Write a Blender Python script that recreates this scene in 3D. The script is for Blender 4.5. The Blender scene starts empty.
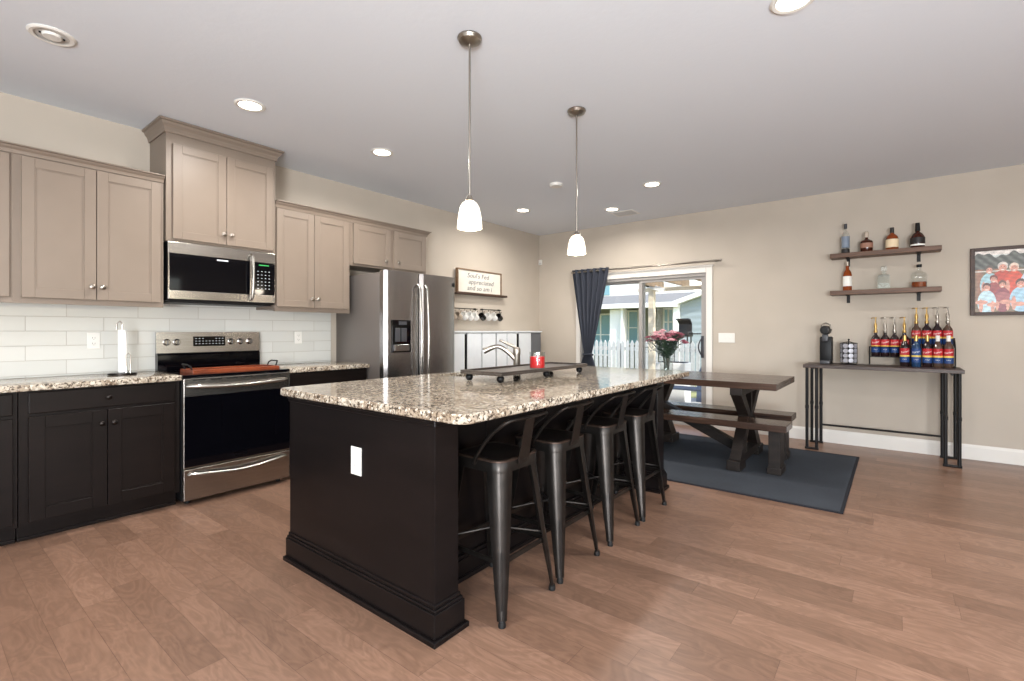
import bpy, bmesh, math, random
from mathutils import Vector, Matrix
random.seed(7)
sc = bpy.context.scene
COL = sc.collection
PI = math.pi

# ------------------------------------------------------------------ camera, view, light
cam_d = bpy.data.cameras.new('camera'); cam = bpy.data.objects.new('camera', cam_d); COL.objects.link(cam)
cam.location = (0, 0, 1.222)
cam.rotation_euler = (PI/2, 0, math.radians(38.3-90))
cam_d.sensor_width = 36; cam_d.lens = 486/1024*36; cam_d.shift_y = -9.5/1024; cam_d.clip_start = 0.05
sc.camera = cam
sc.view_settings.view_transform = 'Standard'; sc.view_settings.look = 'None'
sc.view_settings.exposure = 0.08; sc.view_settings.gamma = 1; sc.view_settings.use_curve_mapping = False
sc.cycles.use_denoising = True
sc.cycles.max_bounces = 10; sc.cycles.diffuse_bounces = 5; sc.cycles.glossy_bounces = 5
sc.cycles.transmission_bounces = 8; sc.cycles.transparent_max_bounces = 12
sc.cycles.sample_clamp_indirect = 6; sc.cycles.caustics_reflective = False; sc.cycles.caustics_refractive = False

W = bpy.data.worlds.new('sky'); sc.world = W; W.use_nodes = True
wn = W.node_tree.nodes; wl = W.node_tree.links
sky = wn.new('ShaderNodeTexSky'); sky.sky_type = 'NISHITA'; sky.sun_disc = False
sky.sun_elevation = math.radians(48); sky.sun_rotation = math.radians(200); sky.air_density = 1; sky.dust_density = 2.0
bgn = wn['Background']; bgn.inputs['Strength'].default_value = 0.50
wl.new(sky.outputs[0], bgn.inputs['Color'])

def add_light(name, kind, loc, rot, energy, size=None, color=(1,1,1), **kw):
    d = bpy.data.lights.new(name, kind); d.energy = energy; d.color = color
    o = bpy.data.objects.new(name, d); o.location = loc; o.rotation_euler = rot; COL.objects.link(o)
    if kind == 'AREA':
        if isinstance(size, tuple): d.shape = 'RECTANGLE'; d.size, d.size_y = size
        else: d.shape = 'DISK'; d.size = size
    for k, v in kw.items(): setattr(d, k, v)
    return o
sun = add_light('sun', 'SUN', (10, -6, 12), (math.radians(33), math.radians(-25), 0), 5.0, color=(1, .96, .9), angle=math.radians(1))
# daylight coming in through unseen windows (an area lamp added in each) and the sliding door
portal = add_light('door_sky_portal', 'AREA', (6.505, 2.8, 1.0), (0, PI/2, 0), 1, (1.9, 1.75)); portal.data.cycles.is_portal = True
# unseen uplights, added behind the camera to brighten the ceiling
def aim(d): return Vector(d).to_track_quat('-Z', 'Y').to_euler()
add_light('ceiling_uplight', 'AREA', (-2.4, -1.5, 1.0), aim((.62,.34,.74)), 400, 1.4, (.92, .96, 1), spread=math.radians(170))
add_light('ceiling_uplight_right', 'AREA', (-.3, -2.9, 1.0), aim((.42,.40,.82)), 105, 1.4, (.92, .96, 1), spread=math.radians(170))
add_light('front_window_fill', 'AREA', (-3.10, 1.0, 1.5), (0, -PI/2, 0), 50, (1.7, 3.6), (.88, .95, 1))  # area lamp added as fill in the unseen front window
add_light('side_window_fill', 'AREA', (1.6, -3.30, 1.5), (-PI/2, PI, 0), 45, (4.0, 1.7), (.88, .95, 1))  # added fill lamp standing in the unseen side window
CANS = [(1.471,3.404),(2.551,3.42),(4.87,3.671),(5.517,2.771),(4.835,1.976),(2.548,.37),
        (4.835,-1.7),(0.3,1.9),(-1.6,.4),(-.9,2.6),(0.2,-1.7)]  # unseen cans, added to brighten the room and the left floor
CAN_POWER = 20

# ------------------------------------------------------------------ materials
def lin(c):
    def f(v):
        v /= 255.0
        return v/12.92 if v <= .04045 else ((v+.055)/1.055)**2.4
    return tuple(f(v) for v in c) + (1,)
def mat(name, rgb=(128,128,128), rough=.5, metal=0, spec=.5, emit=None, estr=0, trans=0, ior=1.45, alpha=1, coat=0):
    m = bpy.data.materials.new(name); m.use_nodes = True
    b = m.node_tree.nodes['Principled BSDF']
    b.inputs['Base Color'].default_value = lin(rgb); b.inputs['Roughness'].default_value = rough
    b.inputs['Metallic'].default_value = metal; b.inputs['Specular IOR Level'].default_value = spec
    b.inputs['Transmission Weight'].default_value = trans; b.inputs['IOR'].default_value = ior
    b.inputs['Coat Weight'].default_value = coat
    if emit: b.inputs['Emission Color'].default_value = lin(emit); b.inputs['Emission Strength'].default_value = estr
    return m
def nodes(m): return m.node_tree.nodes, m.node_tree.links, m.node_tree.nodes['Principled BSDF']
def mth(N, L, op, a, b=None, c=None):
    n = N.new('ShaderNodeMath'); n.operation = op
    for i, v in enumerate((a, b, c)):
        if v is None: continue
        if isinstance(v, (int, float)): n.inputs[i].default_value = v
        else: L.new(v, n.inputs[i])
    return n.outputs[0]
def ramp(N, L, fac, stops, interp='LINEAR'):
    r = N.new('ShaderNodeValToRGB'); r.color_ramp.interpolation = interp
    els = r.color_ramp.elements
    while len(els) < len(stops): els.new(.5)
    for e, (p, c) in zip(els, stops): e.position = p; e.color = lin(c)
    L.new(fac, r.inputs[0]); return r.outputs[0]
def noise(N, L, vec, scale, detail=4, rough=.5, dist=0):
    n = N.new('ShaderNodeTexNoise'); n.inputs['Scale'].default_value = scale; n.inputs['Detail'].default_value = detail
    n.inputs['Roughness'].default_value = rough; n.inputs['Distortion'].default_value = dist
    L.new(vec, n.inputs['Vector']); return n.outputs['Fac']
def coord(N, L, scale=(1,1,1), world=False):
    t = N.new('ShaderNodeNewGeometry').outputs['Position'] if world else N.new('ShaderNodeTexCoord').outputs['Object']
    mp = N.new('ShaderNodeMapping'); mp.inputs['Scale'].default_value = scale
    L.new(t, mp.inputs[0]); return mp.outputs[0]
def bump(N, L, b, h, s=.1, d=.01):
    n = N.new('ShaderNodeBump'); n.inputs['Strength'].default_value = s; n.inputs['Distance'].default_value = d
    L.new(h, n.inputs['Height']); L.new(n.outputs[0], b.inputs['Normal'])
def vary(m, rgbs, scale=(3,3,3), ns=4, detail=4, bmp=0, dist=0):
    N, L, b = nodes(m); v = coord(N, L, scale); f = noise(N, L, v, ns, detail, .55, dist)
    k = len(rgbs)
    L.new(ramp(N, L, f, [(.32+.36*i/(k-1), c) for i, c in enumerate(rgbs)]), b.inputs['Base Color'])
    if bmp: bump(N, L, b, f, bmp)
    return m

M = {}
M['wall'] = vary(mat('wall_paint', rough=.75, spec=.25), [(180,170,157),(184,174,161)], ns=1, detail=1)
M['ceiling'] = mat('ceiling_paint', (218,223,229), .85, spec=.2)
N, L, b = nodes(M['ceiling']); bump(N, L, b, noise(N, L, coord(N, L), 26, 3, .6), .10, .01)
M['white'] = mat('white_trim', (218,214,207), .45)
M['taupe'] = vary(mat('taupe_cabinet_paint', rough=.42), [(122,109,97),(125,112,100)], ns=1.5, detail=2)
M['espresso'] = vary(mat('espresso_cabinet', rough=.34, spec=.2), [(19,14,12),(24,18,16)], (1,1,6), 3, 4)
M['black_wood'] = vary(mat('island_black_wood', rough=.30, spec=.24), [(15,12,12),(20,16,16)], (1,1,5), 3, 4)
M['nickel'] = mat('brushed_nickel', (158,151,142), .28, 1)
M['dark_metal'] = mat('dark_knob_metal', (40,36,34), .3, .9)
M['steel'] = mat('stainless_steel', (170,166,160), .24, 1)
N, L, b = nodes(M['steel']); f = noise(N, L, coord(N, L, (1,1,90)), 6, 3, .6)
L.new(ramp(N, L, f, [(.3,(150,146,141)),(.7,(176,171,165))]), b.inputs['Base Color'])
M['dark_steel'] = mat('fridge_steel', (150,146,145), .27, 1)
N, L, b = nodes(M['dark_steel']); f = noise(N, L, coord(N, L, (90,90,1)), 6, 3, .6)
L.new(ramp(N, L, f, [(.3,(138,134,133)),(.7,(158,154,153))]), b.inputs['Base Color'])
M['fridge_side'] = mat('fridge_side_panel', (104,98,94), .45, .3)
M['black_glass'] = mat('black_glass', (5,5,8), .05, spec=.32)
M['black_plastic'] = mat('black_plastic', (13,13,15), .45, spec=.3)
M['dark_grey'] = mat('dark_grey_plastic', (62,62,66), .4)
M['white_plastic'] = mat('white_plastic', (222,220,214), .4)
M['slot'] = mat('outlet_slot', (110,108,104), .5)
M['gunmetal'] = vary(mat('gunmetal', rough=.34, metal=.85), [(46,43,41),(60,56,53)], (2,2,2), 4, 4)
M['gunmetal_edge'] = mat('worn_copper_edge', (66,52,45), .45, .7)
M['rubber'] = mat('black_rubber', (14,14,14), .6)
M['black_iron'] = mat('black_iron', (22,20,20), .5, .4)
M['curtain'] = vary(mat('charcoal_curtain', rough=.9, spec=.1), [(58,61,69),(66,69,78)], (30,30,30), 6, 2)
M['milk_glass'] = mat('lit_milk_glass', (250,246,236), .3, emit=(255,238,214), estr=1.15)
M['bulb'] = mat('lit_diffuser', (255,255,255), .4, emit=(255,244,226), estr=14)
M['dull_diffuser'] = mat('unlit_diffuser', (190,188,184), .5)
M['paper'] = mat('paper_towel', (238,238,236), .9, spec=.1)
M['orange_wood'] = vary(mat('orange_stained_wood', rough=.35), [(104,46,22),(142,68,36)], (2,14,2), 3, 5)
M['red_wax'] = mat('red_candle_wax', (205,18,24), .35, emit=None)
M['cream'] = vary(mat('cream_board', rough=.7), [(206,201,190),(212,207,197)], ns=3)
M['lettering'] = mat('grey_lettering', (82,84,88), .7)
M['ceramic_white'] = mat('white_ceramic', (232,230,226), .2)
M['ceramic_black'] = mat('black_ceramic', (22,20,20), .2)
M['ceramic_tan'] = mat('tan_ceramic', (178,164,148), .25)
M['cab_white'] = vary(mat('white_panel_paint', rough=.5), [(214,218,222),(222,226,229)], ns=2)
M['cab_grey'] = mat('grey_panel', (96,98,102), .5)
M['door_frame'] = mat('sliding_door_vinyl', (150,146,142), .4)
M['brown_gold'] = mat('gold_metal', (178,146,88), .3, .9)
M['amber'] = mat('amber_liquid', (150,70,28), .05, spec=.6, trans=.35, ior=1.34)
M['dark_amber'] = mat('dark_amber_liquid', (58,22,10), .05, spec=.6)
M['label_cream'] = mat('cream_label', (226,206,172), .6)
M['label_white'] = mat('white_label', (228,228,222), .6)
M['label_brown'] = mat('brown_label', (150,110,92), .6)
M['label_black'] = mat('black_label', (30,26,26), .5)
M['label_red'] = mat('red_label', (168,24,34), .5)
M['label_yellow'] = mat('yellow_label', (214,184,84), .5)
M['label_blue'] = mat('blue_label', (22,58,112), .5)
M['blue_liquid'] = mat('blue_syrup_bottle', (28,54,84), .06, spec=.6)
M['dark_syrup'] = mat('dark_syrup_bottle', (34,20,22), .06, spec=.6)
M['clear_syrup'] = mat('clear_syrup_bottle', (74,56,46), .06, spec=.6)
M['pod_silver'] = mat('silver_pod_lid', (176,176,184), .35, .3)
M['pod_dark'] = mat('dark_pod_cup', (36,34,44), .5)
M['blue_bottle'] = mat('grey_blue_label', (120,132,148), .4)
M['grass'] = vary(mat('lawn_grass', rough=.9), [(126,130,88),(160,160,110)], ns=8)
M['concrete'] = vary(mat('patio_concrete', rough=.9), [(176,172,164),(190,186,178)], ns=4)
M['siding'] = mat('grey_siding', (150,160,162), .8)
N, L, b = nodes(M['siding']); wv = N.new('ShaderNodeTexWave'); wv.bands_direction = 'Z'; wv.inputs['Scale'].default_value = 1.6
L.new(coord(N, L), wv.inputs['Vector']); bump(N, L, b, wv.outputs['Fac'], .4, .02)
M['olive_siding'] = mat('olive_siding', (140,140,122), .8)
M['roof'] = vary(mat('grey_shingles', rough=.9), [(112,110,106),(130,128,124)], ns=14)
M['ext_white'] = mat('exterior_white_paint', (236,234,228), .7)
M['teal_glass'] = mat('house_window_glass', (130,168,178), .1, spec=.6)
M['tan_wood'] = vary(mat('pergola_wood', rough=.8), [(140,118,92),(166,144,118)], (1,8,1), 3)
M['pale_wood'] = vary(mat('pale_post_wood', rough=.8), [(226,208,178),(238,224,198)], (1,1,8), 3)
M['fence'] = vary(mat('fence_white_paint', rough=.8), [(176,176,174),(194,194,192)], ns=6)
M['patio_blue'] = mat('patio_blue_cover', (84,96,116), .8)
M['leaf'] = vary(mat('leaf_green', rough=.5), [(26,38,32),(44,62,46)], ns=8)
M['petal_pink'] = vary(mat('petal_pink', rough=.7), [(100,42,54),(140,74,86)], ns=20)
M['petal_pale'] = mat('petal_pale', (190,142,146), .7)
M['filler'] = mat('filler_foliage', (120,124,122), .8)
M['green_light'] = mat('green_display', (40,120,60), .4, emit=(60,220,110), estr=.35)
M['cool_display'] = mat('grey_display_marks', (190,194,198), .5)
M['dark_beam'] = vary(mat('dark_stained_leg_wood', rough=.5, spec=.3), [(24,20,18),(40,33,29)], (2,2,10), 3, 5)

# clear glass: sharp clear transmission with a cheap shadow-free mix is avoided; plain glass slab
def glass(name, tint=(245,250,250), rough=0.0, ior=1.45):
    m = mat(name, tint, rough, trans=1, ior=ior); return m
def pane_material(nm='window_pane_glass', ior=1.3, tint=(.97,.98,.98,1)):
    m = bpy.data.materials.new(nm); m.use_nodes = True; N, L = m.node_tree.nodes, m.node_tree.links; N.clear()
    o = N.new('ShaderNodeOutputMaterial'); t = N.new('ShaderNodeBsdfTransparent'); g = N.new('ShaderNodeBsdfGlossy'); x = N.new('ShaderNodeMixShader'); lw = N.new('ShaderNodeLayerWeight'); lw.inputs['Blend'].default_value = .5
    f = N.new('ShaderNodeMath'); f.operation = 'MULTIPLY_ADD'; pw = N.new('ShaderNodeMath'); pw.operation = 'POWER'; pw.inputs[1].default_value = 4; L.new(lw.outputs['Facing'], pw.inputs[0]); L.new(pw.outputs[0], f.inputs[0]); f.inputs[1].default_value = .55; f.inputs[2].default_value = (ior-1)*.12; t.inputs[0].default_value = tint; g.inputs['Roughness'].default_value = .01
    L.new(f.outputs[0], x.inputs[0]); L.new(t.outputs[0], x.inputs[1]); L.new(g.outputs[0], x.inputs[2]); L.new(x.outputs[0], o.inputs[0]); return m
M['pane'] = pane_material()
M['clear_glass'] = pane_material('clear_glass', 1.5, (.93,.95,.95,1))

def wood_material(name, cols, axis='y', board=.14, rough=.4, grain=22):
    m = mat(name, rough=rough); N, L, b = nodes(m)
    t = N.new('ShaderNodeTexCoord'); s = N.new('ShaderNodeSeparateXYZ'); L.new(t.outputs['Object'], s.inputs[0])
    along, across = (s.outputs[1], s.outputs[0]) if axis == 'y' else (s.outputs[0], s.outputs[1])
    row = mth(N, L, 'FLOOR', mth(N, L, 'DIVIDE', across, board))
    wnz = N.new('ShaderNodeTexWhiteNoise'); wnz.noise_dimensions = '1D'; L.new(row, wnz.inputs['W'])
    cmb = N.new('ShaderNodeCombineXYZ')
    L.new(mth(N, L, 'ADD', mth(N, L, 'MULTIPLY', along, 1.4), mth(N, L, 'MULTIPLY', wnz.outputs[0], 17)), cmb.inputs[0])
    L.new(mth(N, L, 'MULTIPLY', across, grain), cmb.inputs[1]); L.new(mth(N, L, 'MULTIPLY', s.outputs[2], grain), cmb.inputs[2])
    f = noise(N, L, cmb.outputs[0], 1.5, 6, .62, .8)
    g = mth(N, L, 'ADD', mth(N, L, 'MULTIPLY', f, .8), mth(N, L, 'MULTIPLY', wnz.outputs[0], .2))
    L.new(ramp(N, L, g, [(.3, cols[0]), (.5, cols[1]), (.72, cols[2])]), b.inputs['Base Color'])
    bump(N, L, b, f, .12, .004); return m
M['table_wood'] = wood_material('rustic_table_wood', [(42,31,25),(68,50,41),(98,78,66)], 'y', .15, .23)
M['shelf_wood'] = wood_material('walnut_shelf_wood', [(70,48,36),(104,76,58),(128,98,76)], 'y', .3, .5)
M['console_wood'] = wood_material('console_top_wood', [(46,36,33),(70,56,50),(92,74,66)], 'y', .3, .45)
M['tray_wood'] = wood_material('grey_brown_tray_wood', [(48,42,38),(74,66,60),(92,84,76)], 'x', .08, .45)
M['frame_wood'] = wood_material('brown_frame_wood', [(48,32,25),(66,46,36),(80,57,45)], 'y', .3, .5)
M['oak_frame'] = wood_material('oak_frame_wood', [(96,72,52),(122,96,72),(140,112,86)], 'x', .3, .6)

def floor_material():
    m = mat('hardwood_floor', rough=.36, spec=.45); N, L, b = nodes(m)
    s = N.new('ShaderNodeSeparateXYZ'); L.new(N.new('ShaderNodeNewGeometry').outputs['Position'], s.inputs[0])
    X, Y = s.outputs[0], s.outputs[1]; bw, bl = .127, .95
    xr = mth(N, L, 'DIVIDE', X, bw); row = mth(N, L, 'FLOOR', xr)
    w1 = N.new('ShaderNodeTexWhiteNoise'); w1.noise_dimensions = '1D'; L.new(row, w1.inputs['W'])
    yr = mth(N, L, 'ADD', mth(N, L, 'DIVIDE', Y, bl), mth(N, L, 'MULTIPLY', w1.outputs[0], 9.0)); pl = mth(N, L, 'FLOOR', yr)
    c2 = N.new('ShaderNodeCombineXYZ'); L.new(row, c2.inputs[0]); L.new(pl, c2.inputs[1])
    w2 = N.new('ShaderNodeTexWhiteNoise'); w2.noise_dimensions = '2D'; L.new(c2.outputs[0], w2.inputs['Vector'])
    rnd = w2.outputs['Value']
    def grainvec(sx, sy):
        c = N.new('ShaderNodeCombineXYZ')
        L.new(mth(N, L, 'ADD', mth(N, L, 'MULTIPLY', X, sx), mth(N, L, 'MULTIPLY', rnd, 31)), c.inputs[0])
        L.new(mth(N, L, 'ADD', mth(N, L, 'MULTIPLY', Y, sy), mth(N, L, 'MULTIPLY', rnd, 13)), c.inputs[1]); return c.outputs[0]
    f1 = noise(N, L, grainvec(6, 2.2), 1.2, 3, .5, 1.9)
    rings = mth(N, L, 'FRACT', mth(N, L, 'MULTIPLY', f1, 5.5)); rings = mth(N, L, 'ABSOLUTE', mth(N, L, 'SUBTRACT', rings, .5))
    f2 = noise(N, L, grainvec(70, 4), 1.0, 5, .6)
    g = mth(N, L, 'ADD', mth(N, L, 'MULTIPLY', rnd, .30), mth(N, L, 'ADD', mth(N, L, 'MULTIPLY', rings, .38), mth(N, L, 'MULTIPLY', f2, .42)))
    col = ramp(N, L, g, [(.20,(104,79,64)),(.45,(121,93,76)),(.62,(134,104,86)),(.85,(154,123,104))])
    def edge(v, wdt):
        fr = mth(N, L, 'FRACT', v); return mth(N, L, 'LESS_THAN', mth(N, L, 'MINIMUM', fr, mth(N, L, 'SUBTRACT', 1, fr)), wdt)
    seam = mth(N, L, 'MAXIMUM', edge(xr, .008), edge(yr, .0011))
    mx = N.new('ShaderNodeMix'); mx.data_type = 'RGBA'; L.new(mth(N, L, 'MULTIPLY', seam, .55), mx.inputs[0])
    L.new(col, mx.inputs[6]); mx.inputs[7].default_value = lin((70,48,38)); L.new(mx.outputs[2], b.inputs['Base Color'])
    L.new(mth(N, L, 'ADD', mth(N, L, 'MULTIPLY', f2, .16), .26), b.inputs['Roughness'])
    bump(N, L, b, mth(N, L, 'SUBTRACT', mth(N, L, 'MULTIPLY', f2, .15), seam), .12, .002)
    return m
M['floor'] = floor_material()

def granite(name, s=1.0, bias=0):
    m = mat(name, rough=.09, spec=.55); N, L, b = nodes(m); v = coord(N, L)
    n1 = noise(N, L, v, 9*s, 5, .6, .8); n2 = noise(N, L, v, 60*s, 4, .62); n3 = noise(N, L, v, 130*s, 2, .6)
    vo = N.new('ShaderNodeTexVoronoi'); vo.inputs['Scale'].default_value = 95*s; L.new(v, vo.inputs['Vector'])
    base = ramp(N, L, n1, [(.3,(122,104,86)),(.45,(156,142,124)),(.6,(180,170,154)),(.75,(138,119,100))])
    speck = ramp(N, L, n2, [(.37,(34,30,30)),(.43,(124,104,90)),(.49,(255,255,255))])
    mx = N.new('ShaderNodeMix'); mx.data_type = 'RGBA'; mx.blend_type = 'MULTIPLY'; mx.inputs[0].default_value = .85
    L.new(base, mx.inputs[6]); L.new(speck, mx.inputs[7])
    mx2 = N.new('ShaderNodeMix'); mx2.data_type = 'RGBA'; L.new(mth(N, L, 'GREATER_THAN', n3, .60+bias), mx2.inputs[0])
    L.new(mx.outputs[2], mx2.inputs[6]); mx2.inputs[7].default_value = lin((66,56,50))
    sp = N.new('ShaderNodeSeparateColor'); L.new(vo.outputs['Color'], sp.inputs[0])
    mx3 = N.new('ShaderNodeMix'); mx3.data_type = 'RGBA'; L.new(mth(N, L, 'GREATER_THAN', sp.outputs[0], .86), mx3.inputs[0])
    L.new(mx2.outputs[2], mx3.inputs[6]); mx3.inputs[7].default_value = lin((196,188,174))
    L.new(mx3.outputs[2], b.inputs['Base Color']); return m
M['granite'] = granite('speckled_granite')

def tile_material():
    m = mat('white_subway_tile', rough=.1, spec=.6); N, L, b = nodes(m)
    s = N.new('ShaderNodeSeparateXYZ'); L.new(N.new('ShaderNodeNewGeometry').outputs['Position'], s.inputs[0])
    c = N.new('ShaderNodeCombineXYZ'); L.new(mth(N, L, 'ADD', s.outputs[0], -.519+4), c.inputs[0]); L.new(mth(N, L, 'ADD', s.outputs[2], -.929), c.inputs[1])
    br = N.new('ShaderNodeTexBrick'); L.new(c.outputs[0], br.inputs['Vector']); br.offset = .5; br.offset_frequency = 2
    br.inputs['Scale'].default_value = 1; br.inputs['Brick Width'].default_value = .4; br.inputs['Row Height'].default_value = .0975
    br.inputs['Mortar Size'].default_value = .002; br.inputs['Mortar Smooth'].default_value = .1; br.inputs['Bias'].default_value = 0
    br.inputs['Color1'].default_value = lin((198,198,193)); br.inputs['Color2'].default_value = lin((205,205,200)); br.inputs['Mortar'].default_value = lin((172,168,160))
    L.new(br.outputs['Color'], b.inputs['Base Color'])
    bump(N, L, b, mth(N, L, 'SUBTRACT', 1, br.outputs['Fac']), .5, .003)
    L.new(mth(N, L, 'ADD', mth(N, L, 'MULTIPLY', br.outputs['Fac'], .5), .1), b.inputs['Roughness']); return m
M['tile'] = tile_material()

def rug_material(name, a, c):
    m = mat(name, rough=.95, spec=.1); N, L, b = nodes(m); v = coord(N, L, (1, 1, 1))
    f = noise(N, L, coord(N, L, (40,140,40)), 3, 3, .6); g = noise(N, L, v, 1.6, 3)
    L.new(ramp(N, L, mth(N, L, 'ADD', mth(N, L, 'MULTIPLY', f, .7), mth(N, L, 'MULTIPLY', g, .3)), [(.35, a), (.65, c)]), b.inputs['Base Color'])
    bump(N, L, b, f, .3, .004); return m
M['rug'] = rug_material('woven_rug', (50,52,56), (72,77,84))
M['rug_border'] = mat('rug_border', (44,44,48), .95, spec=.1)

# ------------------------------------------------------------------ mesh builder
class MB:
    def __init__(s): s.bm = bmesh.new(); s.mi = 0
    def _mark(s, fs):
        for f in fs: f.material_index = s.mi
    def box(s, x0, x1, y0, y1, z0, z1, bev=0, seg=2):
        vs = [s.bm.verts.new((x, y, z)) for x in (x0, x1) for y in (y0, y1) for z in (z0, z1)]
        fs = [s.bm.faces.new([vs[i] for i in q]) for q in ((0,1,3,2),(4,6,7,5),(0,4,5,1),(2,3,7,6),(0,2,6,4),(1,5,7,3))]
        s._mark(fs)
        if bev:
            es = list({e for f in fs for e in f.edges})
            r = bmesh.ops.bevel(s.bm, geom=es, offset=bev, segments=seg, profile=.5, affect='EDGES'); s._mark(r['faces'])
        return s
    def obox(s, p0, p1, w, h, up=(0,0,1), bev=0):
        """beam from p0 to p1, width w sideways, h along up"""
        p0, p1 = Vector(p0), Vector(p1); d = (p1-p0).normalized(); up = Vector(up)
        sd = d.cross(up).normalized(); u2 = sd.cross(d).normalized(); vs = []
        for p in (p0, p1):
            for a, b_ in ((-1,-1),(1,-1),(1,1),(-1,1)): vs.append(s.bm.verts.new(p + sd*a*w/2 + u2*b_*h/2))
        fs = [s.bm.faces.new([vs[i] for i in q]) for q in ((3,2,1,0),(4,5,6,7),(0,1,5,4),(1,2,6,5),(2,3,7,6),(3,0,4,7))]
        s._mark(fs)
        if bev:
            es = list({e for f in fs for e in f.edges}); r = bmesh.ops.bevel(s.bm, geom=es, offset=bev, segments=2, profile=.5, affect='EDGES'); s._mark(r['faces'])
        return s
    def loft(s, rings, closed=True, cap=True):
        R = [[s.bm.verts.new(p) for p in r] for r in rings]; n = len(R[0]); fs = []
        for a, b_ in zip(R, R[1:]):
            for i in range(n if closed else n-1):
                j = (i+1) % n
                try: fs.append(s.bm.faces.new((a[i], a[j], b_[j], b_[i])))
                except ValueError: pass
        if cap and closed:
            for r, rev in ((R[0], True), (R[-1], False)):
                try: fs.append(s.bm.faces.new(list(reversed(r)) if rev else r))
                except ValueError: pass
        s._mark(fs); return s
    def cyl(s, p0, p1, r0, r1=None, n=20, cap=True):
        r1 = r0 if r1 is None else r1; p0, p1 = Vector(p0), Vector(p1); d = (p1-p0).normalized()
        a = Vector((0,0,1)) if abs(d.z) < .9 else Vector((1,0,0)); u = d.cross(a).normalized(); v = d.cross(u)
        ring = lambda p, r: [p + (u*math.cos(t)+v*math.sin(t))*r for t in (2*PI*i/n for i in range(n))]
        return s.loft([ring(p0, r0), ring(p1, r1)], True, cap)
    def lathe(s, prof, c=(0,0,0), n=24, axis='z', cap=True):
        c = Vector(c); rings = []
        for r, z in prof:
            r = max(r, .0004); ring = []
            for i in range(n):
                t = 2*PI*i/n; p = {'z': (r*math.cos(t), r*math.sin(t), z), 'x': (z, r*math.cos(t), r*math.sin(t)), 'y': (r*math.sin(t), z, r*math.cos(t))}[axis]
                ring.append(c + Vector(p))
            rings.append(ring)
        return s.loft(rings, True, cap)
    def tube(s, pts, r, n=10, cap=True):
        pts = [Vector(p) for p in pts]; rings = []; u = None
        for i, p in enumerate(pts):
            d = (pts[min(i+1, len(pts)-1)] - pts[max(i-1, 0)]).normalized()
            if u is None:
                a = Vector((0,0,1)) if abs(d.z) < .9 else Vector((1,0,0)); u = d.cross(a).normalized()
            else: u = (u - d*u.dot(d)).normalized()
            v = d.cross(u); rr = r[i] if isinstance(r, (list, tuple)) else r
            rings.append([p + (u*math.cos(t)+v*math.sin(t))*rr for t in (2*PI*k/n for k in range(n))])
        return s.loft(rings, True, cap)
    def prism(s, poly, axis, a, b_):
        """poly of 2D points extruded along axis from a to b"""
        def P(q, t): return {'x': (t, q[0], q[1]), 'y': (q[0], t, q[1]), 'z': (q[0], q[1], t)}[axis]
        return s.loft([[P(q, a) for q in poly], [P(q, b_) for q in poly]])
    def ball(s, c, r, n=12, sz=1):
        prof = [(r*math.sin(PI*i/n), -r*sz*math.cos(PI*i/n)) for i in range(n+1)]; return s.lathe(prof, c, n*2)
    def build(s, name, m, parent=None, smooth=False, angle=35, **props):
        bmesh.ops.recalc_face_normals(s.bm, faces=s.bm.faces)
        me = bpy.data.meshes.new(name)
        if parent is not None: off = wloc(parent)
        else:
            cs = [v.co for v in s.bm.verts]
            off = Vector(((min(c.x for c in cs)+max(c.x for c in cs))/2, (min(c.y for c in cs)+max(c.y for c in cs))/2, min(c.z for c in cs)))
        bmesh.ops.translate(s.bm, verts=s.bm.verts, vec=-off)
        s.bm.to_mesh(me); s.bm.free()
        for mm in (m if isinstance(m, (list, tuple)) else [m]): me.materials.append(M[mm] if isinstance(mm, str) else mm)
        if smooth:
            me.polygons.foreach_set('use_smooth', [True]*len(me.polygons)); me.set_sharp_from_angle(angle=math.radians(angle))
        o = bpy.data.objects.new(name, me); COL.objects.link(o)
        if parent is not None: o.parent = parent
        else: o.location = off
        for k, v in props.items(): o[k] = v
        return o
def wloc(o):
    v = Vector((0,0,0))
    while o is not None: v += o.location; o = o.parent
    return v
def thing(name, loc, label, cat, group=None):
    o = bpy.data.objects.new(name, None); o.location = loc; o.empty_display_size = .05; COL.objects.link(o)
    o['label'] = label; o['category'] = cat
    if group: o['group'] = group
    return o
def setting(name, loc=(0,0,0)):
    o = bpy.data.objects.new(name, None); o.location = loc; COL.objects.link(o); o['kind'] = 'structure'; return o
def tag(o, label, cat, group=None):
    o['label'] = label; o['category'] = cat
    if group: o['group'] = group
    return o
def struct(o): o['kind'] = 'structure'; return o
def dup(root, loc, label=None, group=None, rz=None):
    r = root.copy(); COL.objects.link(r); r.location = loc
    if rz is not None: r.rotation_euler[2] = rz
    if label: r['label'] = label
    if group: r['group'] = group
    def rec(a, b_):
        for ch in list(a.children):
            if ch in made: continue
            c = ch.copy(); COL.objects.link(c); c.parent = b_; made.add(c); rec(ch, c)
    made = set(); rec(root, r); return r
def text_mesh(body, size, m, name, parent, place, extrude=.0006, align='CENTER', warp=None, space=1.0):
    """flat lettering turned into a mesh; place maps local (x, y, z) to a world point"""
    cu = bpy.data.curves.new('txt', 'FONT'); cu.body = body; cu.size = size; cu.align_x = align; cu.align_y = 'CENTER'
    cu.extrude = extrude; cu.space_character = space; cu.resolution_u = 3
    to = bpy.data.objects.new('txt', cu); COL.objects.link(to); dg = bpy.context.evaluated_depsgraph_get(); dg.update()
    me = bpy.data.meshes.new_from_object(to.evaluated_get(dg)); bpy.data.objects.remove(to)
    off = wloc(parent)
    for v in me.vertices: v.co = Vector(place(*v.co)) - off
    me.materials.clear(); me.materials.append(M[m])
    o = bpy.data.objects.new(name, me); COL.objects.link(o); o.parent = parent; return o

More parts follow.
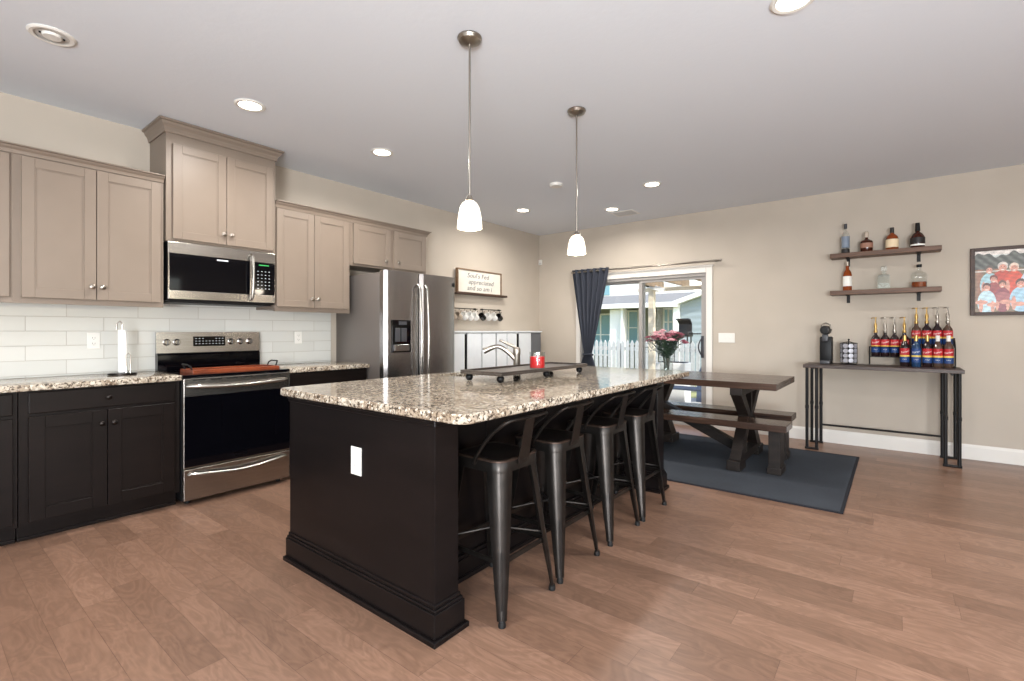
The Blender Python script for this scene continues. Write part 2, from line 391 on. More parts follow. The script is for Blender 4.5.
# ------------------------------------------------------------------ room shell
XW, YW, H = 6.35, 4.46, 2.74
X0, Y0 = -3.0, -3.2
DY0, DY1, DZ = 1.88, 3.70, 1.962       # sliding door opening
def shell():
    struct(MB().box(X0-.15, XW+.15, Y0-.15, YW+.15, -.12, 0).build('floor', 'floor'))
    struct(MB().box(X0-.15, XW+.15, Y0-.15, YW+.15, H, H+.12).build('ceiling', 'ceiling'))
    struct(MB().box(X0-.15, XW+.15, YW, YW+.15, 0, H).build('wall_left', 'wall'))
    m = MB(); m.box(XW, XW+.15, Y0-.15, DY0, 0, H).box(XW, XW+.15, DY1, YW, 0, H).box(XW, XW+.15, DY0, DY1, DZ, H)
    struct(m.build('wall_back', 'wall'))
    m = MB(); m.box(X0-.15, -.4, Y0-.15, Y0, 0, H).box(3.6, XW, Y0-.15, Y0, 0, H).box(-.4, 3.6, Y0-.15, Y0, 0, .65).box(-.4, 3.6, Y0-.15, Y0, 2.35, H)
    struct(m.build('wall_right', 'wall'))
    m = MB(); m.box(X0-.15, X0, Y0, -.8, 0, H).box(X0-.15, X0, 2.8, YW, 0, H).box(X0-.15, X0, -.8, 2.8, 0, .65).box(X0-.15, X0, -.8, 2.8, 2.35, H)
    struct(m.build('wall_front', 'wall'))
    def base(name, segs, axis):
        m = MB()
        for a, b_, at, sg in segs:
            pf = [(0,0),(.016,0),(.016,.115),(.011,.128),(.006,.14),(0,.14)]
            poly = [(at+sg*u, w) for u, w in pf]
            m.prism(poly, axis, a, b_)
        return struct(m.build(name, 'white'))
    base('baseboard_back', [(Y0, DY0-.09, XW, -1), (DY1+.09, YW, XW, -1)], 'y')
    base('baseboard_left', [(3.72, XW-.02, YW, -1)], 'x')
    # window frames of the two windows behind the camera
    for i, (cx, cy, ax) in enumerate(((-3.07, 1.0, 'y'), (1.6, -3.27, 'x'))):
        r = setting('window_%d' % (i+1), (cx, cy, .65)); half = 1.8 if ax == 'y' else 2.0; m = MB()
        for t in (-half, -half/3, half/3, half):
            w = .03
            if ax == 'y': m.box(cx-.03, cx+.03, cy+t-w, cy+t+w, .65, 2.35)
            else: m.box(cx+t-w, cx+t+w, cy-.03, cy+.03, .65, 2.35)
        for z in (.65, 1.47, 2.29):
            if ax == 'y': m.box(cx-.028, cx+.028, cy-half, cy+half, z, z+.06)
            else: m.box(cx-half, cx+half, cy-.028, cy+.028, z, z+.06)
        m.build('window_frame', 'white', r)
shell()

def sliding_door():
    r = setting('door_1', (XW, 2.8, 0))
    # casing on the room face
    m = MB(); t = .075
    m.box(XW-.02, XW, DY0-t, DY0, 0, DZ+t, .004).box(XW-.02, XW, DY1, DY1+t, 0, DZ+t, .004).box(XW-.021, XW, DY0, DY1, DZ, DZ+t, .004)
    m.box(XW-.03, XW-.002, DY0-t-.01, DY1+t+.01, DZ+t, DZ+t+.018, .003)
    m.build('casing', 'white', r)
    m = MB(); f = .02                   # frame in the opening
    m.box(XW+.0, XW+.13, DY0, DY0+f, 0, DZ).box(XW+.0, XW+.13, DY1-f, DY1, 0, DZ).box(XW, XW+.13, DY0+f, DY1-f, DZ-.04, DZ).box(XW-.01, XW+.14, DY0+f, DY1-f, 0, .03)
    m.build('door_frame', 'door_frame', r)
    def panel(name, y0, y1, x):
        m = MB(); s = .05
        m.box(x, x+.04, y0, y0+s, .03, DZ-.04, .004).box(x, x+.04, y1-s, y1, .03, DZ-.04, .004)
        m.box(x, x+.04, y0+s, y1-s, DZ-.04-.035, DZ-.04, .003).box(x, x+.04, y0+s, y1-s, .03, .12, .003)
        p = m.build(name, 'door_frame', r)
        MB().box(x+.017, x+.023, y0+s-.004, y1-s+.004, .116, DZ-.04-.031).build('glass_pane', 'pane', p); return p
    mid = 2.765
    panel('fixed_panel', mid-.03, DY1-f, XW+.075)
    p = panel('sliding_panel', DY0+f, mid+.03, XW+.02)
    # D-shaped pull
    yy = DY0+f+.035; pts = [(XW+.02, yy, .90)] + [(XW+.02-.05*math.sin(PI*k/10)**.6, yy+.035*math.sin(PI*k/10), .90+.24*k/10) for k in range(1, 10)] + [(XW+.02, yy, 1.14)]
    MB().tube(pts, .009).box(XW+.012, XW+.0195, yy-.018, yy+.018, .88, 1.16, .003).build('handle', 'dark_grey', p, True)
sliding_door()

# ------------------------------------------------------------------ kitchen cabinets
def door_bm(x0, x1, z0, z1, y, rail=.058, th=.02, rec=.008):
    """shaker door facing -y, its front at y"""
    m = MB()
    m.box(x0, x0+rail, y, y+th, z0, z1, .0015, 1).box(x1-rail, x1, y, y+th, z0, z1, .0015, 1)
    m.box(x0+rail, x1-rail, y, y+th, z1-rail, z1, .0015, 1).box(x0+rail, x1-rail, y, y+th, z0, z0+rail, .0015, 1)
    m.box(x0+rail-.002, x1-rail+.002, y+rec, y+th-.002, z0+rail-.002, z1-rail+.002)
    q = .006   # small inner bead
    for a in ((x0+rail, x0+rail+q, z0+rail, z1-rail), (x1-rail-q, x1-rail, z0+rail, z1-rail), (x0+rail+q, x1-rail-q, z1-rail-q, z1-rail), (x0+rail+q, x1-rail-q, z0+rail, z0+rail+q)):
        m.box(a[0], a[1], y+.004, y+rec+.002, a[2], a[3])
    return m
def knob(x, z, y, parent, m='nickel'):
    MB().lathe([(.006,0),(.005,-.012),(.0095,-.015),(.0155,-.019),(.0165,-.024),(.012,-.029),(.0,-.030)], (x, y, z), 16, 'y').build('knob', m, parent, True, 50)
def crown(m, x0, x1, yb, yf, z0, z1, out, lft=True, rgt=True):
    """crown moulding wrapping the front and open sides"""
    prof = [(0,0),(.010,.0),(.012,.18),(.35,.40),(.62,.62),(.72,.80),(1,.86),(1,1)]
    rings = []
    for u, w in prof:
        o = u*out if u > .02 else u; z = z0+(z1-z0)*w; L_ = x0-(o if lft else 0); R_ = x1+(o if rgt else 0)
        rings.append([(L_, yb, z), (L_, yf-o, z), (R_, yf-o, z), (R_, yb, z)])
    m.loft(rings, True, True)
def upper(name_label, x0, x1, z0, z1, doors, knobs, ctop, cout=.045, yf=4.12, lft=False, rgt=False, rail=.02, ksz=None, frz=None):
    r = thing('upper_cabinet', ((x0+x1)/2, YW, z0), name_label, 'kitchen cabinet')
    m = MB(); m.box(x0, x1, yf, YW-.001, z0, z1)
    if rail: m.box(x0, x1, yf, yf+.02, z0-rail, z0)
    m.build('cabinet_body', 'taupe', r)
    m = MB(); crown(m, x0, x1, YW-.002, yf, z1-.005 if frz is None else z1, ctop, cout, lft, rgt); m.build('crown_moulding', 'taupe', r)
    for i, (a, b_, c, d) in enumerate(doors):
        dd = door_bm(a, b_, c, d, yf-.021).build('cabinet_door', 'taupe', r)
        knob(knobs[i][0], knobs[i][1], yf-.021, dd)
    return r
upper('taupe wall cabinet cut off by the left edge of the photo', -.55, .425, 1.41, 2.285, [(-.53,-.07,1.425,2.272),(-.06,.412,1.425,2.272)], [(-.10,1.50),(-.03,1.50)], 2.33)
upper('taupe two-door wall cabinet above the counter with the paper towel holder',   .4255, 1.185, 1.41, 2.285, [(.462,.808,1.425,2.272),(.812,1.165,1.425,2.272)], [(.785,1.508),(.838,1.508)], 2.33, rgt=False)
upper('tall taupe wall cabinet directly above the microwave, reaching the ceiling', 1.195, 1.975, 1.872, 2.655, [(1.232,1.588,1.89,2.575),(1.592,1.952,1.89,2.575)], [(1.565,1.968),(1.62,1.968)], 2.736, .052, 4.10, True, True, rail=0)
upper('taupe two-door wall cabinet between microwave and refrigerator', 1.98, 2.6975, 1.41, 2.275, [(1.99,2.325,1.43,2.265),(2.329,2.68,1.43,2.265)], [(2.299,1.505),(2.354,1.505)], 2.328)
upper('short taupe wall cabinet mounted above the refrigerator', 2.698, 3.665, 1.855, 2.275, [(2.73,3.17,1.875,2.265),(3.215,3.65,1.875,2.265)], [(3.10,1.935),(3.26,1.935)], 2.328, rgt=True, rail=0)

def base_cab(label, x0, x1, drawers, doors, kd, yf=3.92):
    r = thing('base_cabinet', ((x0+x1)/2, YW, 0), label, 'kitchen cabinet')
    m = MB(); m.box(x0, x1, yf, YW-.001, .10, .878); m.build('cabinet_body', 'espresso', r)
    m = MB(); m.box(x0, x1, yf+.075, YW-.02, 0, .10); m.box(x0, x1, yf+.062, yf+.075, 0, .02, .003); m.build('toe_kick', 'espresso', r)
    for a, b_, c, d, k in drawers:
        m = MB(); m.box(a, b_, yf-.02, yf-.0005, c, d, .004); q = m.build('drawer', 'espresso', r)
        if k: knob((a+b_)/2, (c+d)/2, yf-.02, q, 'dark_metal')
    for (a, b_, c, d), (kx, kz) in zip(doors, kd):
        q = door_bm(a, b_, c, d, yf-.021, rail=.07).build('cabinet_door', 'espresso', r); knob(kx, kz, yf-.021, q, 'dark_metal')
    return r
base_cab('dark espresso base cabinet cut off by the left edge of the photo', -.55, .425, [(-.53,.405,.745,.865,True)], [(-.53,-.07,.125,.725),(-.06,.405,.125,.725)], [(-.1,.64),(-.03,.64)])
base_cab('dark espresso base cabinet left of the oven with one wide drawer over two doors', .43, 1.222, [(.468,1.19,.745,.868,True)], [(.468,.822,.125,.727),(.826,1.19,.125,.727)], [(.795,.645),(.855,.645)])
base_cab('dark base cabinet between oven and refrigerator under the short counter', 1.985, 2.745, [(2.0,2.73,.745,.868,False)], [(2.0,2.362,.125,.727),(2.368,2.73,.125,.727)], [(2.33,.645),(2.40,.645)])
def counter(label, x0, x1):
    m = MB(); m.box(x0, x1, 3.872, YW-.013, .8785, .916, .006, 2); tag(m.build('countertop', 'granite', None, True), label, 'countertop')
counter('speckled granite countertop holding the paper towel holder, left of the oven', -.56, 1.224)
counter('short speckled granite countertop between oven and refrigerator', 1.984, 2.752)
m = MB(); m.box(-.55, 2.70, YW-.012, YW-.0005, .9165, 1.408); m.box(1.20, 1.975, YW-.0121, YW-.0006, 1.408, 1.44); m.box(1.228, 1.98, YW-.012, YW-.0005, .5, .9165)
tag(m.build('tile_backsplash', 'tile'), 'white glossy subway tile backsplash between counters and wall cabinets', 'backsplash')

def outlet(label, c, axis, w=.07, h=.115, gang=1, kind='outlet', name='wall_outlet'):
    """cover plate: axis 'y' faces -y, axis 'x' faces -x"""
    x, y, z = c; r = thing(name, c, label, 'outlet' if kind == 'outlet' else 'light switch'); m = MB()
    def bx(m, a0, a1, d0, d1, z0, z1, bev=0):
        if axis == 'y': m.box(x+a0, x+a1, y-d1, y-d0, z+z0, z+z1, bev)
        else: m.box(x-d1, x-d0, y+a0, y+a1, z+z0, z+z1, bev)
        return m
    bx(m, -w/2, w/2, 0, .006, -h/2, h/2, .0025).build('cover_plate', 'white_plastic', r)
    for g in range(gang):
        cx = (g-(gang-1)/2)*.046
        if kind == 'outlet':
            for s in (-.02, .02):
                q = bx(MB(), cx-.016, cx+.016, .006, .008, s-.014, s+.014, .0012).build('receptacle', 'white_plastic', r)
                m = MB(); bx(m, cx-.008, cx-.0055, .008, .0085, s-.004, s+.007); bx(m, cx+.0055, cx+.008, .008, .0085, s-.004, s+.006); bx(m, cx-.002, cx+.002, .008, .0085, s-.011, s-.007)
                m.build('socket_slots', 'slot', q)
        else:
            m = MB(); bx(m, cx-.006, cx+.006, .006, .008, -.013, .013); bx(m, cx-.004, cx+.004, .008, .018, .0, .009, .001); m.build('toggle', 'white_plastic', r)
    return r
outlet('white outlet on the tile backsplash left of the paper towel holder', (.862, YW-.0125, 1.153), 'y')
outlet('white outlet on the tile backsplash right of the oven', (2.36, YW-.0125, 1.16), 'y')
outlet('white outlet on the black end panel of the island', (1.3095, 1.942, .626), 'x', .078, .128)
outlet('white three-toggle switch plate on the wall right of the sliding door', (XW-.0005, 1.639, 1.137), 'x', .19, .118, 3, 'switch', 'switch_plate')

# ------------------------------------------------------------------ range
def oven():
    x0, x1 = 1.230, 1.978; yf = 3.875
    r = thing('oven_range', ((x0+x1)/2, 4.15, 0), 'stainless steel electric range with black glass oven door', 'oven')
    m = MB(); m.box(x0, x1, yf+.03, 4.43, .03, .895, .003)
    for xx in (x0+.05, x1-.05):
        for yy in (yf+.08, 4.36): m.cyl((xx, yy, 0), (xx, yy, .035), .018, n=10)
    m.build('range_body', 'black_plastic', r)
    MB().box(x0-.002, x1+.002, yf-.005, 4.384, .896, .914, .004).build('cooktop', 'black_glass', r)
    # burner rings on the glass
    # drawer
    d = MB().box(x0, x1, yf-.012, yf+.029, .04, .255, .004).build('storage_drawer', 'steel', r)
    hp = [(x0+.03, yf-.012, .215)] + [(x0+.05+(x1-x0-.10)*k/16, yf-.03-.028*math.sin(PI*k/16)**.5, .213-.018*math.sin(PI*k/16)+.012*abs(2*k/16-1)) for k in range(17)] + [(x1-.03, yf-.012, .215)]
    MB().tube(hp, [.010]+[.013]*17+[.010], 12).build('handle', 'steel', d, True)
    # door
    m = MB(); m.box(x0, x1, yf-.01, yf+.029, .262, .89, .004)
    dr = m.build('oven_door', 'steel', r)
    MB().box(x0+.003, x1-.003, yf-.0135, yf-.0101, .272, .765, .001).build('door_glass', 'black_glass', dr)
    m = MB()
    for k in range(6):
        a = x0+.06+k*.108; m.box(a, a+.075, yf-.0112, yf-.0101, .872, .879)
    m.build('vent_slots', 'black_plastic', dr)
    hp = [(x0+.02, yf-.012, .835)] + [(x0+.045+(x1-x0-.09)*k/16, yf-.032-.034*math.sin(PI*k/16)**.5, .836-.012*math.sin(PI*k/16)) for k in range(17)] + [(x1-.02, yf-.012, .835)]
    MB().tube(hp, [.010]+[.014]*17+[.010], 12).build('handle', 'steel', dr, True)
    text_mesh('FRIGIDAIRE', .017, 'cool_display', 'maker_lettering', dr, lambda x, y, z: ((x0+x1)/2+.0+x, yf-.0140, .305+y))
    # back guard
    m = MB(); m.prism([(4.385,.914),(4.445,.914),(4.445,1.212),(4.405,1.205),(4.395,1.045),(4.385,1.035)], 'x', x0-.035+.03, x1-.0)
    bg = m.build('back_guard', 'black_glass', r)
    m = MB(); m.prism([(4.392,1.052),(4.415,1.052),(4.415,1.214),(4.40,1.214)], 'x', x0-.012, x1+.002)
    cp = m.build('control_panel', 'steel', r)
    ys = lambda z: 4.392+(z-1.052)*.05
    m = MB(); m.prism([(ys(1.10)-.002,1.10),(ys(1.10)+.003,1.10),(ys(1.178)+.003,1.178),(ys(1.178)-.002,1.178)], 'x', 1.465, 1.70)
    dp = m.build('display', 'black_glass', cp)
    m = MB()
    for i in range(9):
        for j in range(3):
            if j == 0 and 3 <= i <= 5: continue
            z = 1.162-j*.021; xx = 1.48+i*.0245; m.box(xx, xx+.011, ys(z)-.0032, ys(z)-.0022, z-.002, z+.002)
    m.build('button_marks', 'cool_display', dp)
    for kx in (1.285, 1.352, 1.745, 1.822, 1.895):
        z = 1.135; y = ys(z)
        k = MB().lathe([(.026,0),(.026,-.004),(.021,-.007),(.020,-.026),(.017,-.029),(0,-.029)], (kx, y, z), 20, 'y').build('control_knob', 'steel', cp, True)
        MB().box(kx-.003, kx+.003, y-.033, y-.0285, z-.017, z+.017, .001).build('knob_grip', 'dark_grey', k)
oven()
# wooden stove cover tray
r = thing('wooden_serving_tray', (1.60, 4.08, .9145), 'orange-brown wooden tray with black handles lying on the cooktop', 'tray')
m = MB(); m.box(1.325, 1.955, 3.98, 4.24, .9145, .926, .002); m.box(1.325, 1.955, 3.98, 4.0, .926, .937, .004).box(1.325, 1.955, 4.22, 4.24, .926, .937, .004).box(1.325, 1.345, 4.0, 4.22, .926, .937, .004).box(1.935, 1.955, 4.0, 4.22, .926, .937, .004)
m.build('tray_board', 'orange_wood', r)
for xx in (1.325, 1.955):
    s = 1 if xx > 1.6 else -1
    MB().tube([(xx-s*.01, 4.03, .936), (xx+s*.0, 4.03, .962), (xx+s*.012, 4.05, .975), (xx+s*.012, 4.15, .975), (xx, 4.17, .962), (xx-s*.01, 4.17, .936)], .006, 8).build('tray_handle', 'black_iron', r, True)

def microwave():
    x0, x1, z0, z1, y = 1.203, 1.968, 1.442, 1.869, 4.085
    r = thing('microwave', ((x0+x1)/2, 4.28, z0), 'stainless steel over-the-range microwave with black glass door', 'microwave')
    MB().box(x0, x1, y+.02, YW-.013, z0, z1, .003).build('microwave_body', 'black_plastic', r)
    xm = 1.765
    m = MB(); m.box(x0, xm, y, y+.019, z0+.012, z0+.075, .002).box(x0, xm, y, y+.019, z1-.085, z1-.002, .002).box(x0, x0+.008, y, y+.019, z0+.075, z1-.085).box(x0+.008, xm, y+.008, y+.018, z0+.073, z1-.083)
    d = m.build('microwave_door', 'steel', r)
    MB().box(x0+.008, xm, y+.002, y+.0079, z0+.075, z1-.085).build('door_glass', 'black_glass', d)
    MB().tube([(xm+.006, y, z0+.03), (xm+.006, y-.035, z0+.05)] + [(xm+.006, y-.035-.016*math.sin(PI*k/8), z0+.06+(z1-z0-.12)*k/8) for k in range(9)] + [(xm+.006, y-.035, z1-.05), (xm+.006, y, z1-.03)], .011, 12).build('handle', 'steel', d, True)
    m = MB(); m.box(xm+.002, x1, y, y+.019, z0+.012, z0+.075, .002).box(xm+.002, x1, y, y+.019, z1-.085, z1-.002, .002).box(xm+.002, x1, y+.004, y+.018, z0+.073, z1-.083)
    c = m.build('control_panel', 'steel', r)
    kp = MB().box(xm+.03, x1-.004, y, y+.0039, z0+.077, z1-.087).build('keypad', 'black_glass', c)
    m = MB()
    for i in range(4):
        for j in range(6): m.box(xm+.058+i*.030, xm+.068+i*.030, y-.001, y-.0001, z0+.125+j*.028, z0+.130+j*.028)
    m.build('keypad_marks', 'cool_display', kp)
    MB().box(xm+.07, xm+.15, y-.001, y-.0001, z1-.112, z1-.104).build('clock_display', 'green_light', kp)
    MB().box(x0+.32, x0+.40, y+.0012, y+.0019, z1-.108, z1-.098).build('maker_mark', 'cool_display', d)
    MB().box(x0+.02, x1-.02, y+.03, 4.40, z0-.012, z0-.0005).build('vent_grille', 'black_plastic', r)
microwave()

# ------------------------------------------------------------------ refrigerator
def fridge():
    x0, x1, xm = 2.756, 3.668, 3.175; yb, yd, yf = 4.445, 3.735, 3.655
    r = thing('refrigerator', ((x0+x1)/2, 4.05, 0), 'stainless steel side-by-side refrigerator with ice and water dispenser', 'refrigerator')
    m = MB(); m.box(x0, x1, yd, yb, .02, 1.765, .006)
    for xx in (x0+.06, x1-.06):
        for yy in (yd+.06, yb-.06): m.cyl((xx, yy, 0), (xx, yy, .03), .02, n=10)
    m.build('fridge_body', 'fridge_side', r, True)
    def dbm(a, b_, holes=None):
        """door with a bowed front, faces -y"""
        n = 14; front = []
        for k in range(n+1):
            t = k/n; e = abs(2*t-1); front.append((a+(b_-a)*t, yf-.022*(1-e**2.2) + (.018 if e > .999 else 0)))
        return front + [(b_, yd-.006), (a, yd-.006)]
    for nm, a, b_ in (('freezer_door', x0, xm-.004), ('fridge_door', xm+.004, x1)):
        m = MB(); m.prism(dbm(a, b_), 'z', .045, 1.782)
        d = m.build(nm, 'dark_steel', r, True, 25)
        hx = xm-.045 if nm == 'freezer_door' else xm+.045
        pts = [(hx, yf-.018, .55), (hx, yf-.05, .58)] + [(hx, yf-.055-.024*math.sin(PI*k/12), .60+1.02*k/12) for k in range(13)] + [(hx, yf-.05, 1.64), (hx, yf-.018, 1.67)]
        MB().tube(pts, .013, 12).build('handle', 'steel', d, True)
        if nm == 'freezer_door':
            a0, a1, c0, c1 = 2.822, 3.035, 1.022, 1.325; y = yf-.026
            m = MB(); m.box(a0, a1, y-.004, y+.0, c1-.055, c1, .002).box(a0, a0+.012, y-.004, y+.008, c0, c1-.055).box(a1-.012, a1, y-.004, y+.008, c0, c1-.055).box(a0+.012, a1-.012, y-.004, y+.008, c0, c0+.012).box(a0+.0125, a1-.0125, y+.001, y+.006, c0+.012, c1-.055)
            q = m.build('dispenser', 'black_glass', d)
            MB().box(a0+.07, a1-.05, y-.0055, y-.0042, c1-.045, c1-.012).build('dispenser_display', 'dark_grey', q)
            m = MB(); m.box(a0+.03, a0+.085, y-.012, y+.0005, c0+.10, c1-.075, .003).box(a0+.10, a0+.16, y-.012, y+.0005, c0+.10, c1-.075, .003)
            m.build('dispenser_paddle', 'dark_grey', q)
            MB().box(a0+.012, a1-.03, y-.022, y-.0, c0+.0125, c0+.075, .004).build('drip_tray', 'dark_steel', q)
    MB().box(x1-.07, x1-.03, yf-.016, yf-.002, 1.685, 1.725, .006).build('magnet', 'black_plastic', r)
    MB().box(x0+.01, x1-.01, yd-.02, yd-.0005, 0.0, .042).build('kick_grille', 'black_plastic', r)
fridge()

# paper towel
r = thing('paper_towel_holder', (.98, 4.25, .9165), 'wire paper towel holder on a flat base by the tile backsplash', 'paper towel holder')
MB().lathe([(.082,.9165),(.082,.928),(.076,.931),(.0,.931)], (.98,4.25,0), 28).build('base', 'dark_metal', r, True)
MB().tube([(.98,4.25,.93),(.98,4.25,1.255),(.978,4.25,1.275),(.965,4.25,1.29),(.95,4.25,1.275),(.947,4.25,1.235)], .005, 8).build('hooked_rod', 'nickel', r, True)
MB().tube([(1.01,4.185,.93),(1.01,4.185,1.055),(1.0,4.185,1.068),(.985,4.185,1.055),(.985,4.185,.93)], .004, 8).build('tension_arm', 'nickel', r, True)
tag(MB().lathe([(.012,.933),(.023,.933),(.025,.94),(.025,1.225),(.023,1.23),(.012,1.23)], (.98,4.25,0), 28).build('paper_towel_roll', 'paper', None, True), 'nearly used white paper towel roll on the wire holder', 'paper towels')

# ------------------------------------------------------------------ island
def island():
    r = thing('kitchen_island', (2.5, 1.95, 0), 'black wooden kitchen island with moulded base and bar overhang', 'kitchen island')
    for nm, x0, x1 in (('end_panel', 1.31, 1.44), ('end_panel', 3.575, 3.705)):
        MB().box(x0, x1, 1.42, 2.555, 0, .878, .002).build(nm, 'black_wood', r)
        m = MB()   # base moulding round the panel
        for z0, z1, o in ((0,.022,.034),(.022,.118,.020),(.118,.130,.014),(.130,.146,.007)):
            m.box(x0-o, x1+o*.9, 1.42-o, 2.555+o*.3, z0, z1, .002, 1)
        m.build('base_moulding', 'black_wood', r)
        m = MB(); m.box(x0-.008, x1+.008, 1.412, 2.56, .845, .8775, .003, 1).box(x0-.014, x1+.012, 1.406, 2.562, .862, .878, .003, 1); m.build('top_moulding', 'black_wood', r)
    MB().box(1.4405, 3.5745, 1.69, 2.51, .10, .8778).build('cabinet_body', 'black_wood', r)
    MB().box(1.4405, 3.5745, 1.72, 2.44, 0, .0999).build('plinth', 'black_wood', r)
    m = MB(); m.box(1.475, 3.54, 1.668, 1.6899, 0, .10, .002).box(1.475, 3.54, 1.674, 1.6898, .10, .118, .003).box(1.475, 3.54, 1.655, 1.668, 0, .022, .004)
    m.build('rear_skirting', 'black_wood', r)
    for xx in (1.95, 2.5, 3.05): MB().box(xx-.035, xx+.035, 1.681, 1.6897, .121, .876, .001).build('panel_batten', 'black_wood', r)
    for k in range(4):
        a = 1.46+k*.525; q = MB(); q.box(a, a+.515, 2.5105, 2.53, .125, .86, .003); d = q.build('cabinet_door', 'black_wood', r)
        MB().lathe([(.006,0),(.005,.012),(.014,.017),(.016,.024),(0,.03)], (a+.46, 2.53, .78), 14, 'y').build('knob', 'dark_metal', d, True)
island()
def island_top():
    x0, x1, y0, y1, rad = 1.265, 3.765, 1.225, 2.615, .06
    def rrect(a0, a1, b0, b1, r, n=6):
        pts = []
        for cx, cy, t0 in ((a1-r, b1-r, 0), (a0+r, b1-r, PI/2), (a0+r, b0+r, PI), (a1-r, b0+r, 1.5*PI)):
            for k in range(n+1): t = t0+PI/2*k/n; pts.append((cx+r*math.cos(t), cy+r*math.sin(t)))
        return pts
    bm = bmesh.new(); e = .005
    def ringv(pts, z): return [bm.verts.new((p[0], p[1], z)) for p in pts]
    def bridge(a, b_):
        n = len(a)
        for i in range(n): bm.faces.new((a[i], a[(i+1)%n], b_[(i+1)%n], b_[i]))
    outer = rrect(x0, x1, y0, y1, rad); ins = rrect(x0+e, x1-e, y0+e, y1-e, rad-e); hole = rrect(2.34, 3.06, 2.255, 2.53, .03)
    bt, bt2, tp2, tp = ringv(ins, .8785), ringv(outer, .8835), ringv(outer, .911), ringv(ins, .916)
    bridge(bt, bt2); bridge(bt2, tp2); bridge(tp2, tp)
    hb, ht = ringv(hole, .8785), ringv(hole, .916); bridge(ht, hb)
    for a, h in ((tp, ht), (bt, hb)):   # quads between the outline and the hole, corner by corner (same point count)
        n = len(a)
        for i in range(n): bm.faces.new((a[i], a[(i+1)%n], h[(i+1)%n], h[i]))
    mb = MB(); mb.bm.free(); mb.bm = bm
    tag(mb.build('island_countertop', 'granite', None, True, 30), 'large speckled beige granite countertop of the island with rounded corners', 'countertop')
    r = thing('kitchen_sink', (2.7, 2.39, .68), 'stainless undermount sink set into the island countertop', 'sink')
    m = MB(); o = rrect(2.342, 3.058, 2.257, 2.528, .03); i_ = rrect(2.352, 3.048, 2.267, 2.518, .03)
    z = lambda p, h: [(q[0], q[1], h) for q in p]
    m.loft([z(o, .877), z(o, .70), z(i_, .71), z(i_, .877)], True, False); m.loft([z(i_, .705), z(i_, .712)]); m.loft([z(o, .700), z(o, .704)])
    m.build('sink_basin', 'steel', r)
    MB().lathe([(.0,.713),(.04,.713),(.042,.716),(.0,.716)], (2.7,2.39,0), 18).build('drain', 'dark_metal', r)
island_top()
def faucet():
    bx, by = 2.85, 2.205
    r = thing('kitchen_faucet', (bx, by, .9165), 'brushed nickel pull-down faucet standing behind the wooden riser', 'faucet')
    MB().lathe([(.027,.9165),(.027,.925),(.028,.932),(.025,1.04),(.028,1.055),(.028,1.085),(.020,1.100),(.0,1.103)], (bx,by,0), 20).build('faucet_body', 'nickel', r, True)
    ex, ey = 2.70, 2.40; pts = []
    for k in range(15):
        t = k/14; pts.append((bx+(ex-bx)*t, by+(ey-by)*t, 1.000+.112*math.sin(min(1, t*1.5)*PI/2)-.040*(max(0, t-.55)/.45)**1.3))
    MB().tube(pts, [.018-.003*(k/14) if k < 9 else .015+.008*(k-9)/5 for k in range(15)], 14).build('spout', 'nickel', r, True)
    MB().tube([(bx,by,1.085),(bx-.02,by+.015,1.108),(bx-.08,by+.06,1.140),(bx-.105,by+.08,1.155)], [.015,.012,.009,.008], 12).build('lever_handle', 'nickel', r, True)
faucet()
def riser():
    x0, x1, y0, y1 = 2.15, 3.14, 1.775, 2.105
    r = thing('wooden_riser', ((x0+x1)/2, (y0+y1)/2, .9165), 'dark wooden riser tray on round ball feet on the island', 'tray')
    m = MB(); m.box(x0, x1, y0, y1, .960, .972, .002).box(x0, x1, y0, y0+.014, .972, .984, .003).box(x0, x1, y1-.014, y1, .972, .984, .003).box(x0, x0+.014, y0+.014, y1-.014, .972, .984, .003).box(x1-.014, x1, y0+.014, y1-.014, .972, .984, .003)
    m.build('tray_board', 'tray_wood', r)
    for xx in (x0+.04, (x0+x1)/2+.02, x1-.05):
        for yy in (y0+.04, y1-.04): MB().ball((xx, yy, .9165+.0232), .0232, 8).build('ball_foot', 'black_plastic', r, True, 80)
riser()
r = thing('jar_candle', (2.64, 1.87, .9722), 'red jar candle in clear glass standing on the wooden riser', 'candle')
MB().lathe([(.0,.9722),(.050,.9722),(.052,.977),(.052,1.082),(.0495,1.082),(.0495,.979),(.0,.979)], (2.64,1.87,0), 28, cap=False).build('glass_jar', 'clear_glass', r, True)
MB().lathe([(.0,.9795),(.0488,.9795),(.0488,1.052),(.0,1.052)], (2.64,1.87,0), 28).build('wax', 'red_wax', r, True)
for k in range(3): a = k*2.1; MB().cyl((2.64+.022*math.cos(a), 1.87+.022*math.sin(a), 1.0525), (2.64+.022*math.cos(a), 1.87+.022*math.sin(a), 1.066), .0016, n=6).build('wick', 'paper', r)

